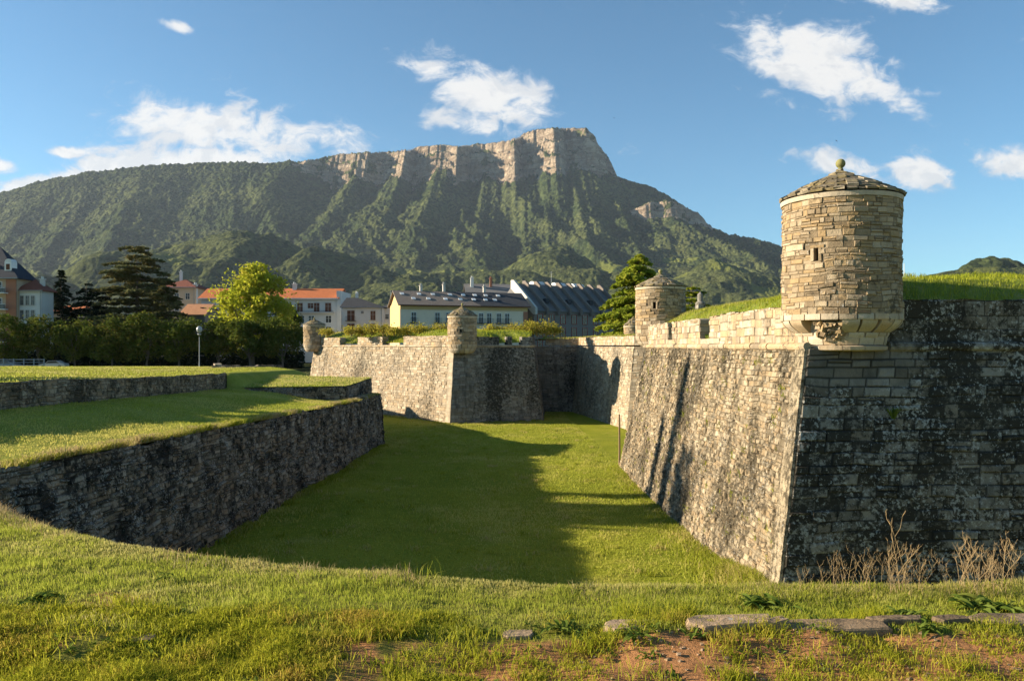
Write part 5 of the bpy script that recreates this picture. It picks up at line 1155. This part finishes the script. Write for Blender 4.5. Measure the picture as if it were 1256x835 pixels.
slab('small buried stone left of centre in the path border', 634, 769, 40, .12, .015, 5, 0, -.01)
slab('lone flat stone in the grass on the left', 171, 784, 38, .12, .012, 6, 0, -.012)
slab('small angular stone between the two longest slabs', 952, 770, 30, .07, .035, 7, .4)
slab('flat narrow slab under the leafy plant at the right', 1098, 763, 70, .08, .025, 8)
slab('flat stone between the two rightmost slabs', 1166, 764, 46, .08, .025, 15)
rgP = np.random.default_rng(700); mb = MB()
for k in range(420):
    x = rgP.uniform(.3, 3.2); y = rgP.uniform(3.55, 4.65); s_ = rgP.uniform(.003, .013); mb.box((x, y, float(near_z(np.array(x), np.array(y))) + s_ * .2), (s_ * 2, s_ * 1.6, s_), rgP.random() * 3, jit=s_ * .3)
stuff('pebbles', mb, M['rock'], 'small pebbles strewn over the bare brown path', 'pebbles')

def weed(seed, h):
    rg_ = np.random.default_rng(seed); mb = MB(); lean = rg_.normal(size=2) * .38
    def P(q): return np.array([lean[0] * h * q ** 1.6, lean[1] * h * q ** 1.6, h * q])
    mb.tube([P(q) for q in (0, .3, .6, .85, 1)], [.0050, .0042, .0035, .0026, .0014], 5)
    for k in range(int(rg_.uniform(4, 9))):
        q = rg_.uniform(.3, .95); a = rg_.random() * 6.28; l = h * rg_.uniform(.10, .26); e = P(q) + np.array([math.cos(a) * l * .55, math.sin(a) * l * .55, l]); m_ = P(q) + np.array([math.cos(a) * l * .4, math.sin(a) * l * .4, l * .4])
        mb.tube([P(q), m_, e], [.0032, .0025, .0012], 4)
        for r2 in range(2):
            t_ = rg_.uniform(.4, 1); b_ = m_ + (e - m_) * t_; a2 = rg_.random() * 6.28; mb.tube([b_, b_ + np.array([math.cos(a2) * l * .2, math.sin(a2) * l * .2, l * .3])], [.002, .001], 3)
    return mb
wp = [weed(800 + k, 1.0) for k in range(7)]; proto = []
rgW = np.random.default_rng(810)
spots = []
for (c0, c1, n, h0, h1) in ((968, 1030, 14, .14, .32), (1030, 1072, 13, .14, .36), (1072, 1135, 24, .18, .38), (1165, 1242, 40, .20, .44)):
    for k in range(n): spots.append((rgW.uniform(c0, c1), rgW.uniform(h0, h1) * .86, c0))
spots += [(1112, .52, 1072), (1104, .44, 1072), (1093, .38, 1072)]
lab = {968: 'short dry weed stalk in the thin clump at the foot of the bastion corner', 1030: 'dry weed stalk in the sparse stretch left of the tallest weeds', 1072: 'dry branching stalk in the tallest weed clump before the dark bastion wall', 1165: 'dry branching stalk in the dense rightmost weed clump'}
for i, (px, h, cl) in enumerate(spots):
    k = i % 7; Y = float(rim(at(px, 5.6))) - rgW.uniform(.0, .3); X = at(px, Y); z = float(near_z(np.array(X), np.array(Y))) - .01
    if k >= len(proto): o = make('dry_weed', wp[k], M['stalk'], local=True); proto.append(o)
    else: o = proto[k].copy(); COL.objects.link(o)
    o.location = (X, Y, z); o.scale = (h, h, h) ; o.scale = (h * 1.1, h * 1.1, h); o.rotation_euler = (0, 0, rgW.random() * 6.28)
    # keep the stems a believable thickness whatever the height
    tag(o, lab[cl], 'weed', {968: 'weeds at the bastion corner', 1030: 'weeds left of the tallest clump', 1072: 'tallest weed clump', 1165: 'rightmost weed clump'}[cl])
for o in proto:
    pass
def dock(label, px, py, r, n, seed):
    rg_ = np.random.default_rng(seed); Y = 1.63 * F / (py - CY); Y = min(Y, float(rim(at(px, Y))) - .05); X = at(px, Y); z = float(near_z(np.array(X), np.array(Y))); mb = MB()
    for k in range(n):
        a = rg_.random() * 6.28; l = r * rg_.uniform(.5, 1.1); w = l * rg_.uniform(.20, .34); el = rg_.uniform(.15, 1.0); d = np.array([math.cos(a), math.sin(a), 0]); s_ = np.array([-d[1], d[0], 0]); q = np.linspace(0, 1, 6); o_ = np.array([rg_.normal() * r * .35, rg_.normal() * r * .2, 0])
        c = o_ + d[None] * (l * q[:, None] * math.cos(el * .8)) + np.array([0, 0, 1.0])[None] * (l * (math.sin(el) * q - .55 * q ** 2))[:, None]; wd = (w * np.sin(np.pi * np.clip(q * .93 + .05, 0, 1)) ** .8)[:, None]
        up = np.array([0, 0, .25])[None] * wd; V = np.stack([c - s_ * wd * .5 + up, c, c + s_ * wd * .5 + up], 1).reshape(-1, 3); i = np.arange(5)[:, None] * 3; mb.add(V, np.concatenate([i + [0, 1, 4, 3], i + [1, 2, 5, 4]]), C=(rg_.random(), rg_.random() * .8, 0, 1))
    o = make('leafy_plant', mb, M['dock'], local=True); o.location = (X, Y, z + .012); return tag(o, label, 'plant')
dock('broad-leaved green plant in the grass left of the dry weeds', 935, 738, .17, 34, 1)
dock('bushy broad-leaved plant at the right edge below the rightmost weeds', 1213, 742, .20, 60, 2)
dock('dark flat leafy plant near the left edge of the grass', 48, 744, .14, 26, 3); dock('small dark leafy plant in the short grass on the left', 205, 710, .09, 20, 4)
dock('leafy plant creeping over the flat slab at the right', 1112, 758, .12, 26, 5); dock('leafy tuft left of the pale half-buried stone', 690, 768, .12, 26, 6)
dock('low leafy weed just right of the narrow slab stones', 1140, 776, .10, 20, 7); dock('leafy weed in front of the largest brown slab', 858, 781, .09, 22, 8); dock('low leafy weed in front of the pale half-buried stone', 778, 782, .10, 24, 9)
mb = MB(); rgl = np.random.default_rng(77)
for q_ in range(110):
    x = rgl.uniform(-3.3, 3.3); y = rgl.uniform(4.25, 4.95) if q_ % 3 else rgl.uniform(3.7, 4.4); rr = rgl.uniform(.025, .06)
    for k in range(int(rgl.uniform(9, 22))):
        a_ = rgl.random() * 6.28; l = rr * rgl.uniform(.5, 1.2); w_ = l * rgl.uniform(.3, .5); el = rgl.uniform(.2, 1.1); d_ = np.array([math.cos(a_) * math.cos(el), math.sin(a_) * math.cos(el), math.sin(el)]); s_ = np.array([-math.sin(a_), math.cos(a_), 0]); o_ = np.array([x + rgl.normal() * rr * .5, y + rgl.normal() * rr * .4, 0]); o_[2] = float(near_z(o_[0:1], o_[1:2])[0]) + .004
        mb.add([o_, o_ + d_ * l * .5 + s_ * w_ * .5, o_ + d_ * l - np.array([0, 0, l * .25]), o_ + d_ * l * .5 - s_ * w_ * .5], [[0, 1, 2, 3]], C=(rgl.random(), rgl.random() * .9, 0, 1))
stuff('leafy_weeds', mb, M['dock'], 'small clover-like leafy weeds along the path edge', 'weeds')
# tall green clumps on the rim
def clump(label, px, h, n, seed, mat='blade', sp=.06):
    rg_ = np.random.default_rng(seed); X = at(px, 5.6); Y = float(rim(np.array(X))) - .03; X = at(px, Y); P = np.stack([rg_.normal(size=n) * sp, rg_.normal(size=n) * sp * .6, np.zeros(n)], 1); mb = MB(); blades(mb, P, h * rg_.uniform(.35, 1.1, n), .005, 1.0, rg=rg_, g=rg_.random(n) * .5)
    o = make('grass_clump', mb, M[mat], local=True); o.location = (X, Y, float(near_z(np.array(X), np.array(Y))) - .01); return tag(o, label, 'grass clump')
clump('tall green grass clump on the rim in front of the shaded moat floor', 512, .19, 34, 21, 'blade', .085); clump('small russet seed-head clump on the rim left of the tall green clump', 487, .13, 22, 22, 'blade_dry'); clump('wispy dry clump on the rim below the middle of the dark rubble wall', 378, .11, 26, 23, 'blade_dry')
clump('single wisp of dry grass at the rim where the rubble wall meets the lawn', 222, .10, 9, 24, 'blade_dry', .03); clump('pale wispy clump on the rim near the sunlit part of the moat', 705, .12, 16, 25, 'blade_dry', .05)
# plant growing out of the dark scarp, post, birds
rg_ = np.random.default_rng(31); f, L, H = facemap(NB[2], NB[3], NBt[2], NBt[3], ZF, -.08); u = upx(1108, NBt[2], NBt[3]) - .05; c = f(np.array(u), np.array(H - 2.15), np.array(.04)); mb = MB(); P = np.repeat([[0, 0, 0.0]], 40, 0) + rg_.normal(size=(40, 3)) * [.05, .02, .03]; blades(mb, P, .40, .05, 1.3, rg=rg_, g=np.zeros(40)); o = make('fern', mb, M['dock'], local=True); o.location = c; tag(o, 'small bright green fern rooted in the black scarp right of the turret', 'fern')
Y = 53.; X = at(759.5, Y); mb = MB(); mb.tube([(0, 0, -.3), (.02, 0, 1.0), (0, 0, zat(508, Y) - ZF)], [.07, .065, .055], 7); o = make('wooden_post', mb, M['wood'], local=True); o.location = (X, Y, ZF); tag(o, 'slim brown wooden post standing in the moat beside the far end of the scarp', 'post')
Y = 30.; mb = MB(); mb.tube([(0, 0, 0), (0, 0, 1.4)], [.02, .012], 6); 
o = make('thin_mast', mb, M['frame_white'], local=True); o.location = (at(1109, 34), 34, 2.1); tag(o, 'thin pale mast poking up behind the turf right of the largest turret', 'mast')
pe = thing('stone_pedestal', 'grey stone pedestal on the rampart right of the mid-sized turret', 'pedestal', (at(859, 70), 70, 1.4)); mb = MB(); mb.box((at(859, 70), 70, 2.3), (.8, .8, 2.6), .2, jit=.03, taper=.2); make('block', mb, M['far_dark'], pe); mb = MB(); mb.lathe([(.05, 3.6), (.42, 3.6), (.44, 3.75), (.26, 3.9), (.26, 4.5), (.02, 4.75)], 12, (at(859, 70), 70, 0)); make('cap', mb, M['far_dark'], pe)
M['bird'] = simple('dark_feather', (.03, .028, .025), .8)
def bird(px, py, Y, span, label, yaw):
    mb = MB(); s_ = span / 2
    mb.tube([(-.30 * s_, 0, 0), (-.12 * s_, 0, .02 * s_), (.18 * s_, 0, .03 * s_), (.36 * s_, 0, .02 * s_), (.46 * s_, 0, 0)], [.02 * s_, .10 * s_, .12 * s_, .07 * s_, .01 * s_], 8)
    for sg in (-1, 1): mb.poly([(.22 * s_, sg * .08 * s_, .05 * s_), (.28 * s_, sg * .5 * s_, .18 * s_), (.05 * s_, sg * 1.0 * s_, .12 * s_), (-.08 * s_, sg * .5 * s_, .15 * s_), (-.08 * s_, sg * .08 * s_, .04 * s_)], [[0, 1, 2, 3, 4] if sg > 0 else [4, 3, 2, 1, 0]])
    mb.poly([(-.25 * s_, -.03 * s_, 0), (-.25 * s_, .03 * s_, 0), (-.5 * s_, .12 * s_, 0), (-.5 * s_, -.12 * s_, 0)], [[0, 1, 2, 3]])
    o = make('bird', mb, M['bird'], local=True); o.location = (at(px, Y), Y, zat(py, Y)); o.rotation_euler = (.5, .1, yaw); tag(o, label, 'bird')
bird(753, 145, 160, .8, 'tiny dark bird in the blue sky right of the mountain summit', .4); bird(268, 220, 260, 1.9, 'dark soaring bird over the left shoulder of the mountain', 1.2); bird(1026, 173, 120, .5, 'tiny dark bird just above the largest turret', 2.)

# ------------------------------------------------------------------ light, sky, air, camera
SUN_AL, SUN_EL = R(4), R(17.8)
sd = np.array([-math.cos(SUN_AL) * math.cos(SUN_EL), math.sin(SUN_AL) * math.cos(SUN_EL), math.sin(SUN_EL)])
from mathutils import Vector
li = bpy.data.lights.new('sun', 'SUN'); li.energy = 5.0; li.angle = R(.6); li.color = (1.0, .855, .65)
so = bpy.data.objects.new('sun', li); COL.objects.link(so); so.rotation_euler = Vector(sd).to_track_quat('Z', 'Y').to_euler(); so.location = (-60, 10, 60)
w = bpy.data.worlds.new('World'); scene.world = w; w.use_nodes = True; nt = w.node_tree; nt.nodes.clear()
class WN(N):
    def __init__(s): s.nt = nt; s.m = None; s.out = nt.nodes.new('ShaderNodeOutputWorld')
q = WN(); sky = q.n('ShaderNodeTexSky', sky_type='NISHITA', sun_disc=False); sky.sun_elevation = SUN_EL; sky.sun_rotation = math.atan2(sd[0], sd[1]); sky.altitude = 1500; sky.air_density = 1.0; sky.dust_density = .03; sky.ozone_density = 2.2
bg = q.n('ShaderNodeBackground'); nt.links.new(q.mix(1.0, sky.outputs[0], (.68, .97, 1.0), 'MULTIPLY'), bg.inputs[0]); bg.inputs[1].default_value = .066
tc = q.n('ShaderNodeTexCoord').outputs['Generated']; sx = q.n('ShaderNodeSeparateXYZ'); nt.links.new(tc, sx.inputs[0])
yy = q.math('MAXIMUM', sx.outputs[1], .08); U = q.math('DIVIDE', sx.outputs[0], yy); V = q.math('DIVIDE', sx.outputs[2], yy)
CL = [(275, 158, 125, 34, 10, 1.0), (215, 150, 55, 40, 30, .55), (230, 203, 150, 22, -4, 1.1), (55, 228, 85, 14, -10, 1.15), (375, 163, 60, 17, 8, .8), (82, 187, 26, 7, 0, .95), (219, 33, 24, 10, 25, 1.1), (-4, 204, 28, 9, 0, 1.1),
      (545, 95, 70, 18, 18, .9), (600, 115, 80, 26, 22, 1.0), (575, 152, 70, 14, 10, .75), (650, 125, 45, 22, 5, .9), (495, 87, 22, 9, 10, .6),
      (985, 50, 75, 24, 10, 1.0), (1010, 85, 95, 24, 14, 1.05), (1075, 108, 55, 16, 28, .95), (1105, 80, 45, 12, 12, .6), (960, 125, 60, 12, 18, .55), (885, 120, 22, 10, 20, .45), (1035, 142, 20, 8, 0, .45),
      (1040, 205, 90, 17, 10, .85), (1125, 210, 45, 20, 0, .95), (985, 190, 40, 10, 10, .7), (1235, 200, 48, 22, 8, .95), (1095, 2, 60, 8, 4, .75), (887, 195, 18, 4, 0, .45)]
fld = None
for (px, py, a, b, rot, wt) in CL:
    c_, s_ = math.cos(R(rot)), math.sin(R(rot)); u0, v0 = (px - CX) / F, (CY - py) / F; a_, b_ = 1.25 * a / F, 1.35 * b / F
    du = q.math('SUBTRACT', U, u0); dv = q.math('SUBTRACT', V, v0)
    e1 = q.math('ADD', q.math('MULTIPLY', du, c_ / a_), q.math('MULTIPLY', dv, -s_ / a_)); e2 = q.math('ADD', q.math('MULTIPLY', du, s_ / b_), q.math('MULTIPLY', dv, c_ / b_))
    d2 = q.math('ADD', q.math('MULTIPLY', e1, e1), q.math('MULTIPLY', e2, e2)); g_ = q.math('MULTIPLY', q.math('POWER', 2.718, q.math('MULTIPLY', d2, -1.0)), wt)
    fld = g_ if fld is None else q.math('MAXIMUM', fld, g_)
def cn(du, dv, sc, det, rough=.6, dist=.6):
    cv = q.n('ShaderNodeCombineXYZ'); q.set(cv, 0, q.math('ADD', U, du)); q.set(cv, 1, q.math('MULTIPLY', q.math('ADD', V, dv), 1.5)); return q.noise(sc, cv.outputs[0], det, rough, dist)
nA = cn(0, 0, 9., 9, .60); nB = cn(.012, -.02, 9., 9, .60); nC = cn(.3, .1, 30., 7, .65, .8)
den = q.math('ADD', q.math('MULTIPLY', fld, 1.15), q.math('ADD', q.math('MULTIPLY_ADD', nA, 2.3, -1.15), q.math('MULTIPLY_ADD', nC, 1.2, -.60)))
mask = q.ramp(den, .42, .94); lit = q.ramp(q.math('ADD', q.math('SUBTRACT', nB, nA), q.math('MULTIPLY', den, -.06)), -.14, .02)
cc = q.mix(q.ramp(den, .5, 1.1), (.62, .70, .80), (.93, .91, .88)); shade = q.math('SUBTRACT', nA, nB)
cc = q.mix(q.math('MULTIPLY', q.ramp(shade, .0, .10), .35), cc, (.50, .56, .64))
cb = q.n('ShaderNodeBackground'); q.set(cb, 0, cc); cb.inputs[1].default_value = .40
mx = q.n('ShaderNodeMixShader'); q.set(mx, 0, q.math('MULTIPLY', mask, .92)); nt.links.new(bg.outputs[0], mx.inputs[1]); nt.links.new(cb.outputs[0], mx.inputs[2]); nt.links.new(mx.outputs[0], q.out.inputs[0])
if HAZE > 0:
    mb = MB(); mb.box((0, 0, 910), (30000, 30000, 1842)); m = N('haze_air'); v = m.n('ShaderNodeVolumePrincipled'); v.inputs['Color'].default_value = (.62, .74, .92, 1); v.inputs['Density'].default_value = HAZE; v.inputs['Anisotropy'].default_value = .2
    m.nt.links.new(v.outputs[0], m.out.inputs['Volume']); hz = make('haze', mb, m.m); hz['kind'] = 'stuff'; hz['label'] = 'thin blue morning haze over the valley'; hz['category'] = 'haze'
cam = bpy.data.cameras.new('camera'); co = bpy.data.objects.new('camera', cam); COL.objects.link(co); co.location = (0, 0, 0); co.rotation_euler = (R(90), 0, 0)
cam.sensor_width = 36; cam.lens = F / 1256 * 36; cam.shift_y = 6.5 / 1256; cam.clip_start = .05; cam.clip_end = 40000; scene.camera = co
scene.render.engine = 'CYCLES'; scene.cycles.use_denoising = True; scene.cycles.denoising_prefilter = 'ACCURATE'; scene.cycles.max_bounces = 6; scene.cycles.diffuse_bounces = 3; scene.cycles.glossy_bounces = 2; scene.cycles.transmission_bounces = 3; scene.cycles.volume_bounces = 0; scene.cycles.transparent_max_bounces = 8
vs = scene.view_settings; vs.view_transform = 'Standard'; vs.look = 'None'; vs.gamma = 1; vs.use_curve_mapping = False; vs.exposure = EXPO
